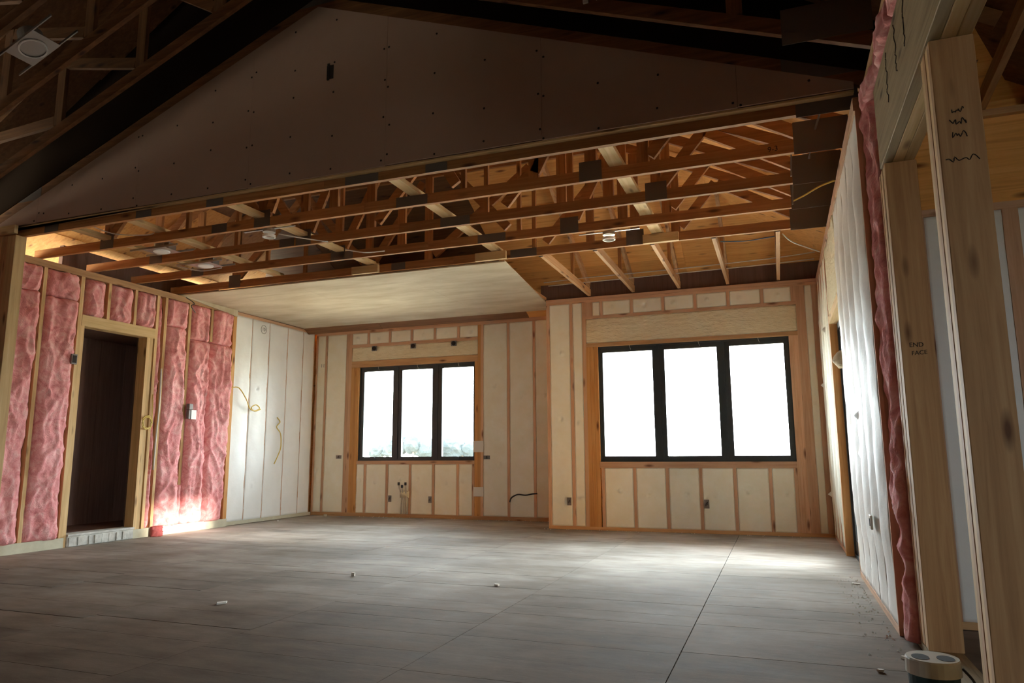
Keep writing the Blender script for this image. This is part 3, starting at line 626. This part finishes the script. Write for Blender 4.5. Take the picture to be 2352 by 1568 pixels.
# ------------------------------------------------------------------ scissor trusses of the vault
sz = lambda x: (4.645 - .372*(x+3.373)) if x > -3.373 else (4.645 + .400*(x+3.373))
def scissor(y, label, seed):
    t = empty('scissor_truss', (-3.373, y, 4.6), label, 'truss'); off = .045
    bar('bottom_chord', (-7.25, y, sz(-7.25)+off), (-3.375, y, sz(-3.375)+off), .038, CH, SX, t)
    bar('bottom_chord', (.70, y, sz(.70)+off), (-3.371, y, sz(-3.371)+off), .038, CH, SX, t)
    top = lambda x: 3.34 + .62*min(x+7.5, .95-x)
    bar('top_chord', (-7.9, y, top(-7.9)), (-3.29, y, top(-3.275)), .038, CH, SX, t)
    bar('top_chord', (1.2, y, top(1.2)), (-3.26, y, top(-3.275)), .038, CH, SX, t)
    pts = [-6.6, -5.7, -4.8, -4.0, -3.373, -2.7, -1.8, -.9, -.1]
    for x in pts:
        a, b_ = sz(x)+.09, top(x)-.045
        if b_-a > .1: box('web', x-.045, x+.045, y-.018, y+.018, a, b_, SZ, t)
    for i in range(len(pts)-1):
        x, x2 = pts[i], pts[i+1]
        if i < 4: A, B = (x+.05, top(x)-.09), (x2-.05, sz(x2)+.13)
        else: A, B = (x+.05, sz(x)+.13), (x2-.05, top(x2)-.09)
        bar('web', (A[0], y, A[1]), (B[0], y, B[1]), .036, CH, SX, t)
    box('gusset_plate', .15, .62, y-.0215, y-.0195, sz(.4)+.02, sz(.4)+.24, METAL, t); box('gusset_plate', -3.55, -3.2, y-.0215, y-.0195, 4.66, 4.82, METAL, t); box('gusset_plate', -6.75, -6.45, y-.0215, y-.0195, sz(-6.6)+.03, sz(-6.6)+.2, METAL, t)
    return t
sl = ['sloping vault truss lying right against the drywall gable', 'second sloping vault truss from the gable, with wire clips', 'third sloping vault truss, carrying a round light housing', 'fourth sloping vault truss from the gable', 'fifth sloping vault truss, almost overhead', 'sixth sloping vault truss, overhead out of view']
for k, y in enumerate((4.54, 4.09, 3.62, 3.14, 2.64, 2.1)): scissor(y, sl[k], k)

# ------------------------------------------------------------------ finished ceiling
ce = link('ceiling', None, (-5, 8.5, 3.06)); tag(ce, 'pale finished ceiling board over the recessed back bay', 'ceiling', None, 'structure')
yy = [7.07, 7.50, 8.72, 9.94, Y1-.005]
for j in range(4):
    for (a, b_) in ((-7.30, -5.55), (-5.55, -4.05), (-4.05, -2.75)):
        b2 = b_ if b_ > -3 else b_
        xa0, xb0, xb1 = a+.001, b2-.001, b2-.001
        if b_ > -3: xb0 = -2.70 - .105*(yy[j]-7.07); xb1 = -2.70 - .105*(yy[j+1]-7.07)
        dz = random.uniform(0, .002)
        V = [(xa0, yy[j]+.001, 3.047+dz), (xb0, yy[j]+.001, 3.047+dz), (xb1, yy[j+1]-.001, 3.047+dz), (xa0, yy[j+1]-.001, 3.047+dz)]
        mesh('drywall_sheet', V+[(x, y, 3.062) for x, y, z in V], BF, CEIL, ce)
box('ceiling_lath', -2.95, -2.90, 7.1, 9.2, 3.064, 3.10, WY, ce)
box('ceiling_backing', -7.4, -3.0, 7.1, 10.2, 3.07, 3.075, DARKP, ce)
# short returned drywall beside the pink wall head
mesh('drywall_return', [(XL+.012, 7.1, 3.046), (XL+.012, 8.12, 3.046), (XL+.012, 8.12, 2.95), (XL+.03, 7.1, 3.046), (XL+.03, 8.12, 3.046), (XL+.03, 8.12, 2.95)], [(0, 1, 2), (5, 4, 3), (0, 3, 4, 1), (1, 4, 5, 2), (2, 5, 3, 0)], CEIL, ce)

# ------------------------------------------------------------------ left post under the gable
t = empty('timber_post', (-6.80, 4.56, 0), 'tall built-up timber post at the left edge under the gable corner', 'post')
for k, (a, b_, m) in enumerate(((-6.935, -6.890, WZ), (-6.888, -6.845, WZ), (-6.843, -6.80, WZ), (-6.798, -6.695, LZ))):
    box('ply', a, b_, 4.49+(.006 if k < 3 else 0), 4.60, 0, 3.06 if k < 3 else 3.055, m, t, .003)
gbm = box('ledger_board', -7.25, -6.70, 4.475, 4.51, 3.07, 3.15, LX); tag(gbm, 'short pale ledger board on the left post beneath the gable', 'board')

# ------------------------------------------------------------------ closing walls behind the camera
for nm, parts, lb in (('wall_front', [bx(-7.5, 3.4, -4.1, -4.0, 0, 6.2), bx(4.3, 6.5, -4.1, -4.0, 0, 6.2), bx(3.4, 4.3, -4.1, -4.0, 0, .95), bx(3.4, 4.3, -4.1, -4.0, 2.05, 6.2)], 'front wall behind the camera with one opening'),
                      ('wall_far_right', [bx(6.4, 6.5, -4.0, 4.9, 0, 6.4)], 'end wall of the side room')):
    o = multi(nm, parts, DARKP); tag(o, lb, 'wall', None, 'structure')
rs_ = link('roof_side', None, (3.5, 1, 3.4)); tag(rs_, 'plywood roof over the side room', 'roof', None, 'structure')
slope_sheets(rs_, lambda x, y: (x, y, 3.02 + .42*(x-.7) if False else 3.06+.35*(4.9-y)), frange(.74, 6.6, 1.22), frange(-4.2, 5.1, 2.44), PLY)
for k, x in enumerate((.95, 1.55, 2.16, 2.77)):
    o = bar('rafter', (x, 4.85, 2.99+.02), (x, .5, 2.99+.35*4.3), .038, .14, LY if k < 1 else WY, rs_)
for k, x in enumerate((1.25, 1.86)):
    bar('ceiling_joist', (x, 4.72, 3.02), (x-.2, 1.0, 3.02), .038, .089, WY, rs_)
box('end_cap', .735, .76, -4, 4.7, 3.08, 5.2, PLY, rs_)

# ------------------------------------------------------------------ outside
gd = box('ground', -300, 300, 10.5, 400, -1.0, -.6, FIELD); tag(gd, 'pale stubble field outside the back windows', 'field', None, 'structure')
gd2 = box('ground', -60, 60, -60, 10.49, -1.0, -.6, FIELD); tag(gd2, 'bare ground around the house', 'ground', None, 'structure')
def tree(px, d, h, wd, seed, label):
    az = math.atan2(px, 1.0); x = px*d; t = empty('field_tree', (x, d, -.6), label, 'tree', 'trees beyond the field')
    bm = bmesh.new(); rd = random.Random(seed)
    for k in range(5):
        r = h*.30*rd.uniform(.8, 1.2); c = Vector((rd.uniform(-.5, .5)*wd, rd.uniform(-1, 1), h*rd.uniform(.45, .72)))
        geo = bmesh.ops.create_icosphere(bm, subdivisions=3, radius=r)
        for v in geo['verts']:
            v.co *= 1 + .30*noise.noise(v.co*1.3+Vector((seed*3, k, 0))); v.co.x *= wd/h*1.1; v.co += c
    me = bpy.data.meshes.new('crown'); bm.to_mesh(me); bm.free(); me.materials.append(LEAF); link('crown', me, (x, d, -.6), t)
    vs, fs = cyl_vf((x, d, -.6), .22, h*.5, 8, .12); mesh('trunk', vs, fs, BARK, t)
for k, y in enumerate((4.9, 6.4, 7.9)):
    t = empty('sun_blocker', (20.0, y, -.6), ('left', 'middle', 'right')[k] + ' of three added box crowns blocking the sun outside the right door', 'tree', 'added sun blockers')  # added out of view to cut the sun through the door's lower part
    bm = bmesh.new(); bmesh.ops.create_cube(bm, size=1.0); bmesh.ops.subdivide_edges(bm, edges=bm.edges[:], cuts=7, use_grid_fill=True)
    for v in bm.verts:
        v.co = Vector((v.co.x*1.0, v.co.y*1.48, v.co.z*1.9+5.50)); q = v.co*2.2+Vector((k*9, 0, 0)); v.co += .05*Vector((noise.noise(q), noise.noise(q+Vector((5, 0, 0))) * .3, noise.noise(q+Vector((0, 5, 0)))))
    me = bpy.data.meshes.new('crown'); bm.to_mesh(me); bm.free(); me.materials.append(LEAF); link('crown', me, (20.0, y, -.6), t)
    vs, fs = cyl_vf((20.0, y, -.6), .11, 5.0, 10, .09); mesh('trunk', vs, fs, BARK, t)
lbs = ['hazy round tree on the field edge, left in the middle pane', 'taller hazy tree centred in the middle window pane', 'hazy tree at the right side of the middle pane', 'bushy hazy tree in the right pane of the left window', 'small pale tree farthest right in the left window', 'faint low tree behind the black mullion', 'pale hazy tree dimly seen in the left pane']
for k, (px, d, h, wd) in enumerate(((-.536, 105, 5.0, 6), (-.515, 110, 5.0, 6.5), (-.492, 118, 4.6, 6), (-.452, 110, 4.6, 6.5), (-.432, 125, 4.4, 7), (-.478, 120, 4.4, 6), (-.59, 170, 5.0, 7))):
    tree(px, d + (k % 3)*14 + (16 if k == 5 else 0), h, wd, k+1, lbs[k])

# ------------------------------------------------------------------ electrical boxes
def ebox_y(x, z, Y, label, wd=.055, ht=.10, mat=GREYBOX, round_=False):
    e = empty('electrical_box', (x, Y-.012, z-ht/2), label, 'box')
    multi('box_body', [bx(x-wd/2, x+wd/2, Y-.014, Y-.0105, z-ht/2, z-ht/2+.006), bx(x-wd/2, x+wd/2, Y-.014, Y-.0105, z+ht/2-.006, z+ht/2), bx(x-wd/2, x-wd/2+.006, Y-.014, Y-.0105, z-ht/2+.006, z+ht/2-.006), bx(x+wd/2-.006, x+wd/2, Y-.014, Y-.0105, z-ht/2+.006, z+ht/2-.006), bx(x-wd/2, x+wd/2, Y-.0105, Y-.009, z-ht/2, z+ht/2)], mat, e)
    if round_:
        vs, fs = cyl_vf((x, Y-.026, z), .034, .012, 18, axis=1); mesh('dark_opening', vs, fs, INK, e)
    else:
        multi('wire_ends', [tube_vf([(x-.01, Y-.012, z-.02), (x-.006, Y-.028, z), (x+.004, Y-.018, z+.02)], .004, 5), tube_vf([(x+.012, Y-.012, z-.01), (x+.006, Y-.03, z+.006), (x+.012, Y-.016, z+.026)], .004, 5)], DARK, e)
    return e
YA = Y1-.012; YB = Y2-.014
for x, lb in ((-6.165, 'left of three round dark light boxes above the left window'), (-5.446, 'middle of three round dark light boxes above the left window'), (-4.726, 'right of three round dark light boxes above the left window')):
    ebox_y(x, 2.70, YA-.006, lb, .095, .085, GREYBOX, True)
ebox_y(-5.82, .285, YA, 'outlet box under the left window, left of the pipe stubs'); ebox_y(-5.114, .280, YA, 'outlet box under the left window, right of the pipe stubs')
ebox_y(-6.79, .938, YA, 'grey switch box on the foam left of the left window', .10, .055); ebox_y(-4.165, .922, YA, 'grey switch box on the foam right of the left window', .10, .055)
ebox_y(-2.616, .353, YB, 'outlet box on the narrow foam strip left of the right window'); ebox_y(-.876, .352, YB, 'outlet box in the foam under the right window', .06, .105)
# tagged box on the left wall stud
e = empty('electrical_box', (XL+.03, 7.29, 1.47), 'grey box with a white tag on a stud in the pink insulation', 'box')
box('box_body', XL+.045, XL+.10, 7.25, 7.32, 1.56, 1.64, GREYBOX, e, .006); box('tag', XL+.102, XL+.106, 7.285, 7.37, 1.44, 1.56, WHITE, e); box('tag_back', XL+.055, XL+.10, 7.25, 7.31, 1.445, 1.555, GREYBOX, e)
e = empty('electrical_box', (XL+.02, 5.60, 1.98), 'dark switch box half buried in pink wool left of the doorway', 'box')
multi('box_body', [bx(XL+.03, XL+.05, 5.585, 5.65, 1.97, 2.08)], GREYBOX, e); multi('dark_opening', [bx(XL+.05, XL+.054, 5.595, 5.64, 1.985, 2.065)], INK, e)
e = empty('electrical_box', (XR-.04, 4.95, .50), 'cream covered box low on the white right wall', 'box')
box('box_body', XR-.045, XR-.032, 4.92, 5.0, .50, .585, CREAM, e, .003); box('cover_slot', XR-.048, XR-.0455, 4.945, 4.975, .52, .565, DARK, e)

# pipe stubs under the left window
e = empty('pipe_stub', (-5.56, Y1-.03, .05), 'cluster of pipe stubs with black caps rising under the left window', 'pipe')
for k, (dx, h, m) in enumerate(((-.05, .50, CREAM), (.0, .46, CREAM), (.05, .50, CREAM))):
    vs, fs = tube_vf([(-5.56+dx, Y1-.035, .052), (-5.56+dx*.7, Y1-.04, .3), (-5.56+dx*1.2-.02, Y1-.07, h)], .013, 8); o = mesh('pipe', vs, fs, m, e, True)
    vs, fs = cyl_vf((-5.56+dx*1.2-.02, Y1-.07, h-.004), .018, .045, 10); mesh('cap', vs, fs, BLKC, o)
bay('foam_collar', (-5.64, Y1-.03, .30), (1, 0, 0), (0, 0, 1), (0, -1, 0), .16, .11, .015, 10, 8, lambda a, b_: .06*math.sin(math.pi*a)*math.sin(math.pi*b_)+.015*noise.noise(Vector((a*7, b_*7, 1))), FOAMH, e)

# paper wraps on the jack post
for z0, z1, lb in ((1.0, 1.17, 'pale torn paper wrapped on the post right of the left window'), (.34, .48, 'clear tape scrap low on the post right of the left window')):
    o = box('paper_wrap', -4.39, -4.225, Y1-.012, Y1-.0065, z0, z1, PAPER); tag(o, lb, 'wrap')

# ------------------------------------------------------------------ light housings
def can(x, y, z, label, big=False):
    t = empty('light_housing', (x, y, z), label, 'lamp')
    box('mounting_pan', x-.15, x+.15, y-.11, y+.11, z, z+.004, CAN, t)
    vs, fs = cyl_vf((x, y, z+.005), .075, .13, 22); mesh('lamp_can', vs, fs, CAN, t, False)
    box('junction_box', x+.085, x+.145, y-.05, y+.05, z+.005, z+.07, GREYBOX, t)
    for s in (-.105, .105): bar('hanger_bar', (x-.32, y+s, z+.012), (x+.32, y+s, z+.012), .008, .02, CAN, t)
    vs, fs = cyl_vf((x, y, z-.012), .08, .012, 22, .085); mesh('trim_ring', vs, fs, WHITE, t)
can(-5.95, 5.50, 3.085, 'steel recessed light housing between the first trusses, far left'); can(-5.95, 6.72-.6, 3.085, 'steel recessed light housing just above the left end of the finished ceiling')
def ring(x, y, z, label):
    t = empty('light_ring', (x, y, z), label, 'lamp', 'small ring lights'); n = 24
    V, F = [], []
    for k in range(n):
        a = 2*math.pi*k/n
        for r, h in ((.062, 0), (.052, 0), (.052, .025), (.062, .025)): V.append((x+r*math.cos(a), y+r*math.sin(a), z+h))
    for k in range(n):
        for i in range(4): F.append((4*k+i, 4*k+(i+1) % 4, 4*((k+1) % n)+(i+1) % 4, 4*((k+1) % n)+i))
    mesh('ring', V, F, WHITE, t); vs, fs = cyl_vf((x, y, z+.051), .06, .03, 20); mesh('ring_cap', vs, fs, CAN, t)
    bar('hanger_bar', (x-.30, y, z+.085), (x+.30, y, z+.085), .02, .008, CAN, t)
ring(-1.44, 6.62, 3.02, 'white ring light hanging under the trusses above the right window'); ring(-4.52, 5.43, 3.05, 'white ring light hanging under the trusses left of centre')
t = empty('light_housing', (-5.0, 3.38, 3.55), 'round steel light can in the sloping vault, top left', 'lamp')
s_ = .400; nx = Vector((-s_, 0, 1)).normalized(); ux = Vector((1, 0, s_)).normalized(); c0 = Vector((-5.10, 3.40, sz(-5.10)+.05))
def loc(a, b_, c): return c0 + ux*a + Vector((0, 1, 0))*b_ + nx*c
pan = [loc(a, b_, c) for c in (0, .004) for a, b_ in ((-.15, -.11), (.15, -.11), (.15, .11), (-.15, .11))]
mesh('mounting_pan', pan, BF, CAN, t)
n = 22; V = [loc(.085*math.cos(2*math.pi*k/n), .085*math.sin(2*math.pi*k/n), c) for c in (-.006, .14) for k in range(n)]
mesh('lamp_can', V, [(k, (k+1) % n, n+(k+1) % n, n+k) for k in range(n)] + [tuple(range(n, 2*n))], GREYBOX, t)
V = [loc(r*math.cos(2*math.pi*k/n), r*math.sin(2*math.pi*k/n), -.009) for r in (.085, .097) for k in range(n)] + [loc(r*math.cos(2*math.pi*k/n), r*math.sin(2*math.pi*k/n), -.002) for r in (.085, .097) for k in range(n)]
mesh('trim_ring', V, [(k, (k+1) % n, n+(k+1) % n, n+k) for k in range(n)] + [(2*n+k, 3*n+k, 3*n+(k+1) % n, 2*n+(k+1) % n) for k in range(n)], WHITE, t)
for b_ in (-.105, .105):
    p, q = loc(-.30, b_, .012), loc(.34, b_, .012); bar('hanger_bar', p, q, .008, .018, CAN, t)

# ------------------------------------------------------------------ cables
cable([(-7.27, 8.10, 1.92), (-7.24, 8.22, 1.93), (-7.22, 8.36, 1.78), (-7.24, 8.46, 1.66), (-7.24, 8.56, 1.62), (-7.24, 8.68, 1.66), (-7.24, 8.60, 1.71), (-7.24, 8.50, 1.66), (-7.24, 8.58, 1.615), (-7.24, 8.70, 1.65)], .008, YEL, 'tan cable ending in a small loop on the white left wall')
cable([(-7.28, 9.14, 1.55), (-7.27, 9.2, 1.48), (-7.25, 9.10, 1.40), (-7.25, 9.20, 1.30), (-7.25, 9.22, 1.1), (-7.25, 9.17, .98), (-7.25, 9.08, .84)], .008, YEL, 'yellow cable hanging loose down the white left wall')
pts = []
for k in range(37):
    a = 2*math.pi*k/12; r = .075+.012*math.sin(k*1.7); pts.append((XL+.035+.004*math.sin(k), 6.665+r*math.cos(a)*.9, 1.37+r*math.sin(a)*1.0))
cable([(XL+.03, 6.72, 1.72), (XL+.035, 6.73, 1.5)]+pts, .006, YEL, 'yellow cable coiled on the right jamb of the doorway')
cable([(XL+.05, 6.80, 2.05), (XL+.05, 6.81, 1.6), (XL+.045, 6.80, 1.2), (XL+.05, 6.79, .8)], .012, CREAM, 'pale conduit running down the stud beside the doorway')
cable([(-3.80, Y1-.012, .27), (-3.76, Y1-.05, .33), (-3.66, Y1-.06, .38), (-3.54, Y1-.05, .372), (-3.44, Y1-.03, .39), (-3.37, Y1-.012, .395)], .011, BLKC, 'black cable bowed across the foam between the two windows')
cable([(-2.75, 8.62, 3.165), (-2.2, 8.6, 3.175), (-1.1, 8.55, 3.168), (0, 8.5, 3.175), (.5, 8.45, 3.19)], .006, WIRE, 'upper thin cable strung across the jack joists')
cable([(-2.75, 8.82, 3.166), (-2.2, 8.80, 3.166), (-1.1, 8.76, 3.165), (0, 8.72, 3.166), (.5, 8.7, 3.175)], .006, WIRE, 'lower thin cable strung across the jack joists')
cable([(-.46, 7.6, 3.175), (-.2, 7.65, 3.168), (.0, 7.62, 3.172), (.08, 7.6, 3.17)], .006, BLUEC, 'dark blue cable sagging behind the jack joists')
cable([(.15, 7.2, 3.07), (.25, 7.4, 3.03), (.5, 7.7, 2.99)], .006, WIRE, 'pale cable from the last truss down to the right wall')
cable([(.32, 5.3, 3.05), (.36, 5.2, 3.2), (.50, 4.8, 3.5)], .008, GREYBOX, 'grey cable rising by the right truss heel')
for k, (x, y) in enumerate(((.20, 5.20), (.22, 5.82))):
    cable([(x, y, 3.06), (x-.005, y+.02, 2.98), (x-.01, y, 2.90)], .006, GREYBOX, ('grey cable end hanging from the second truss', 'grey cable end hanging from the third truss')[k])
cable([(.22, 5.83, 2.93), (.30, 5.88, 2.98), (.42, 5.88, 3.04), (.53, 5.86, 3.066)], .007, YEL, 'yellow cable looping from the third truss to the right wall')
cable([(-6.2, 4.75, 3.21), (-6.0, 4.95, 3.12), (-5.75, 5.1, 3.12), (-5.72, 5.18, 3.16)], .005, WIRE, 'thin cable over the first trusses at the left')
cable([(-6.15, 5.9, 3.05), (-5.9, 6.0, 2.99), (-5.7, 6.1, 3.03)], .005, WIRE, 'short cable drooping under the trusses at the left')
cable([(-4.44, 5.47, 3.09), (-4.3, 5.6, 3.075), (-4.1, 5.80, 3.066)], .006, WIRE, 'white cable leading off the left ring light')
cable([(-4.1, 6.1, 3.07), (-3.9, 6.15, 3.03), (-3.75, 6.3, 3.07)], .006, WIRE, 'white cable sagging between the middle trusses')
cable([(-7.22, 7.12, 3.03), (-7.15, 7.2, 2.96), (-7.1, 7.1, 2.9), (-7.16, 7.24, 2.84)], .006, BLKC, 'black wire ends sticking out at the head of the pink wall')
cable([(-7.15, 4.72, 3.02), (-7.1, 4.68, 2.9), (-7.12, 4.62, 2.7), (-7.2, 4.6, 2.5)], .010, BLUEC, 'blue cable beside the left post')
for k, (x0, x1) in enumerate(((-1.42, -1.52), (-.92, -1.02))):
    e = empty('wire_clip', (x0, 4.06, sz(x0)+.1), ('left of two white wires dropping to clips on the second vault truss', 'right of two white wires dropping to clips on the second vault truss')[k], 'cable')
    vs, fs = tube_vf([(x1, 4.062, sz(x0)+.32), (x0, 4.062, sz(x0)+.075)], .005, 6); mesh('wire', vs, fs, WIRE, e, True); box('clip', x0-.09, x0-.055, 4.055, 4.07, sz(x0)+.07, sz(x0)+.10, WHITE, e)
cable([(-1.3, 4.05, 3.98), (-1.0, 4.05, 3.92), (-.72, 4.05, 3.88), (-.62, 4.05, 3.99)], .005, WIRE, 'pale cable sagging along the second vault truss')

# ------------------------------------------------------------------ pail and floor litter
t = empty('pail', (.492, 3.215, 0), 'pale lidded pail with two dark holes on top, at the foot of the right posts', 'pail')
px_, py_, R_, H_ = .492, 3.215, .092, .20
vs, fs = cyl_vf((px_, py_, 0), R_*.88, H_-.055, 28, R_*.95); mesh('body', vs, fs, TEAL, t, False)
vs, fs = cyl_vf((px_, py_, H_-.056), R_*1.02, .05, 28, R_); mesh('lid_band', vs, fs, CREAM, t, False)
vs, fs = cyl_vf((px_, py_, H_-.006), R_, .006, 28, R_*.97); mesh('lid', vs, fs, CREAM, t, False)
for s in (-1, 1):
    V = [(px_+s*.042+.030*math.cos(2*math.pi*k/20), py_+.042*math.sin(2*math.pi*k/20)-.012, H_+c) for c in (.0002, .0012) for k in range(20)]
    mesh('hole', V, [tuple(range(20)), tuple(range(20, 40))[::-1]] + [(k, (k+1) % 20, 20+(k+1) % 20, 20+k) for k in range(20)], INK, t)
vs, fs = tube_vf(smoothpts([(px_+R_*1.02, py_-.02, H_-.03), (px_+R_*1.25, py_-.09, H_-.06), (px_+R_*1.2, py_-.12, H_-.12)]), .005, 6); mesh('handle', vs, fs, BLKC, t, True)
def scrap(pts, mat, label, h=.012, grp=None):
    V = [(x, y, .0005) for x, y in pts]+[(x+.002, y, h) for x, y in pts]; n = len(pts)
    o = mesh('wood_scrap', V, [tuple(range(n))[::-1], tuple(range(n, 2*n))] + [(k, (k+1) % n, n+(k+1) % n, n+k) for k in range(n)], mat); tag(o, label, 'scrap', grp)
def scrap_at(x, y, s, mat, label, seed, h=.012):
    rd = random.Random(seed); scrap([(x+s*rd.uniform(.7, 1.2)*math.cos(2*math.pi*k/6+rd.random()*.4), y+s*.7*rd.uniform(.6, 1.2)*math.sin(2*math.pi*k/6)) for k in range(6)], mat, label, h)
scrap([(-3.545, 3.93), (-3.52, 3.90), (-3.49, 3.955), (-3.51, 3.985)], PAPER, 'white sliver of wood alone on the dark floor at the left')
scrap_at(-.0, 0, .01, PAPER, 'x', 1) if False else None
scrap_at(-3.30, 5.17, .018, PAPER, 'small upright white chip on the left part of the floor', 2, .025)
scrap_at(-2.03, 5.12, .028, PAPER, 'pale curl of debris in the middle of the floor', 3, .015)
scrap_at(.47, 6.05, .03, PAPER, 'pale paper scrap on the floor at the foot of the right wall', 4, .006)
scrap_at(.36, 3.72, .016, PAPER, 'pale chip on the floor just left of the near pail', 5, .01)
scrap_at(.50, 3.98, .022, PAPER, 'pale torn wool scrap at the foot of the middle post', 6, .012)
scrap_at(-7.08, 9.0, .03, PAPER, 'tiny pale scrap at the foot of the white left wall', 7, .02)
scrap_at(-6.9, 9.95, .04, PALEB, 'foam crumb in the far left corner of the floor', 8, .03)
e = bay('floor_scrap', (-7.20, 6.82, .001), (0, 1, 0), (0, 0, 1), (1, 0, 0), .16, .12, .03, 10, 8, lambda a, b_: .06*math.sin(math.pi*a)*(1-b_)+.035*noise.noise(Vector((a*7, b_*7, 9))), REDS, None); tag(e, 'dark red crumpled scrap at the foot of the pink wall', 'scrap')
rd = random.Random(11); cr = []
for k in range(150):
    y = rd.uniform(3.9, 6.4); x = .50 - rd.random()**2*.16; s = rd.uniform(.002, .0065)
    cr.append(([(x-s, y-s, 0), (x+s, y-s*.6, 0), (x+s*.4, y+s, 0), (x, y, s*1.2)], [(0, 2, 1), (0, 1, 3), (1, 2, 3), (2, 0, 3)]))
for k in range(90):
    x = rd.uniform(-6.4, .3); Y = (Y1 if x < -2.95 else Y2)-.03; s = rd.uniform(.003, .008); y = Y-rd.random()**2*.10
    cr.append(([(x-s, y-s, 0), (x+s, y-s*.6, 0), (x+s*.4, y+s, 0), (x, y, s*1.3)], [(0, 2, 1), (0, 1, 3), (1, 2, 3), (2, 0, 3)]))
o = multi('foam_crumbs', cr, PAPER); tag(o, 'foam and sawdust crumbs strewn along the foot of the walls', 'crumbs', None, 'stuff')

# ------------------------------------------------------------------ pencil and marker writing
def writing(txt, size, org, right, up, mat, parent, thick=.0006, name='pencil_mark'):
    c = bpy.data.curves.new('txt', 'FONT'); c.body = txt; c.size = size; c.align_x = 'CENTER'; c.align_y = 'CENTER'; c.extrude = thick; c.resolution_u = 3
    o = bpy.data.objects.new('txt', c); COL.objects.link(o); bpy.context.view_layer.update()
    me = bpy.data.meshes.new_from_object(o.evaluated_get(bpy.context.evaluated_depsgraph_get())); bpy.data.objects.remove(o); bpy.data.curves.remove(c)
    right, up = Vector(right).normalized(), Vector(up).normalized(); n = right.cross(up)
    me.transform(Matrix((right, up, n)).transposed().to_4x4()); me.materials.clear(); me.materials.append(mat)
    return link(name, me, org, parent)
T2 = [o for o in bpy.data.objects if o.get('label') == names5[1]][0]
writing('9-3', .055, (.08, 5.20-.0198, 3.112), (1, 0, .06), (0, 0, 1), INK, T2); writing('9', .065, (.24, 5.20-.0198, 3.115), (1, 0, .1), (-.2, 0, 1), INK, T2)
MARK = plain('grey_marker', (0.22, 0.20, 0.17), 0.9)
writing('10', .075, (XLR+.020, 8.755, 2.87), (0, 1, 0), (0, 0, 1), MARK, wl2); 
vs, fs = tube_vf([(XLR+.021, 8.755+.062*math.cos(k*.35), 2.87+.065*math.sin(k*.35)) for k in range(19)], .003, 5); mesh('pencil_mark', vs, fs, MARK, wl2)
writing('11', .085, (-7.175, Y1-.006, 2.46), (1, 0, 0), (0, 0, 1), MARK, wb)
writing('END', .032, (.668, 3.989, 1.49), (1, 0, 0), (0, 0, 1), INK, p1); writing('FACE', .030, (.678, 3.989, 1.45), (1, 0, .05), (0, 0, 1), INK, p1)
def squiggle(parent, fn, n, seed, r=.0022):
    rd = random.Random(seed); pts = [fn(k/n, rd.uniform(-1, 1), rd.uniform(-1, 1)) for k in range(n+1)]
    vs, fs = tube_vf(smoothpts(pts, 3), r, 4); mesh('pencil_mark', vs, fs, INK, parent)
for k, (zz, wd_) in enumerate(((2.17, .04), (2.13, .05), (2.08, .05), (1.99, .10))):
    squiggle(p2, lambda t_, a, b_, zz=zz, wd_=wd_: (.668 - wd_/2 + wd_*t_ + .004*a, 2.7995, zz + .012*b_), 10, k, .0018)
for k, yv in enumerate((3.35, 3.62, 3.12)):
    squiggle(hd, lambda t_, a, b_, yv=yv: (.5915, yv + .02*a + .03*t_, 2.86 - .22*t_ + .012*b_), 12, 20+k, .003)
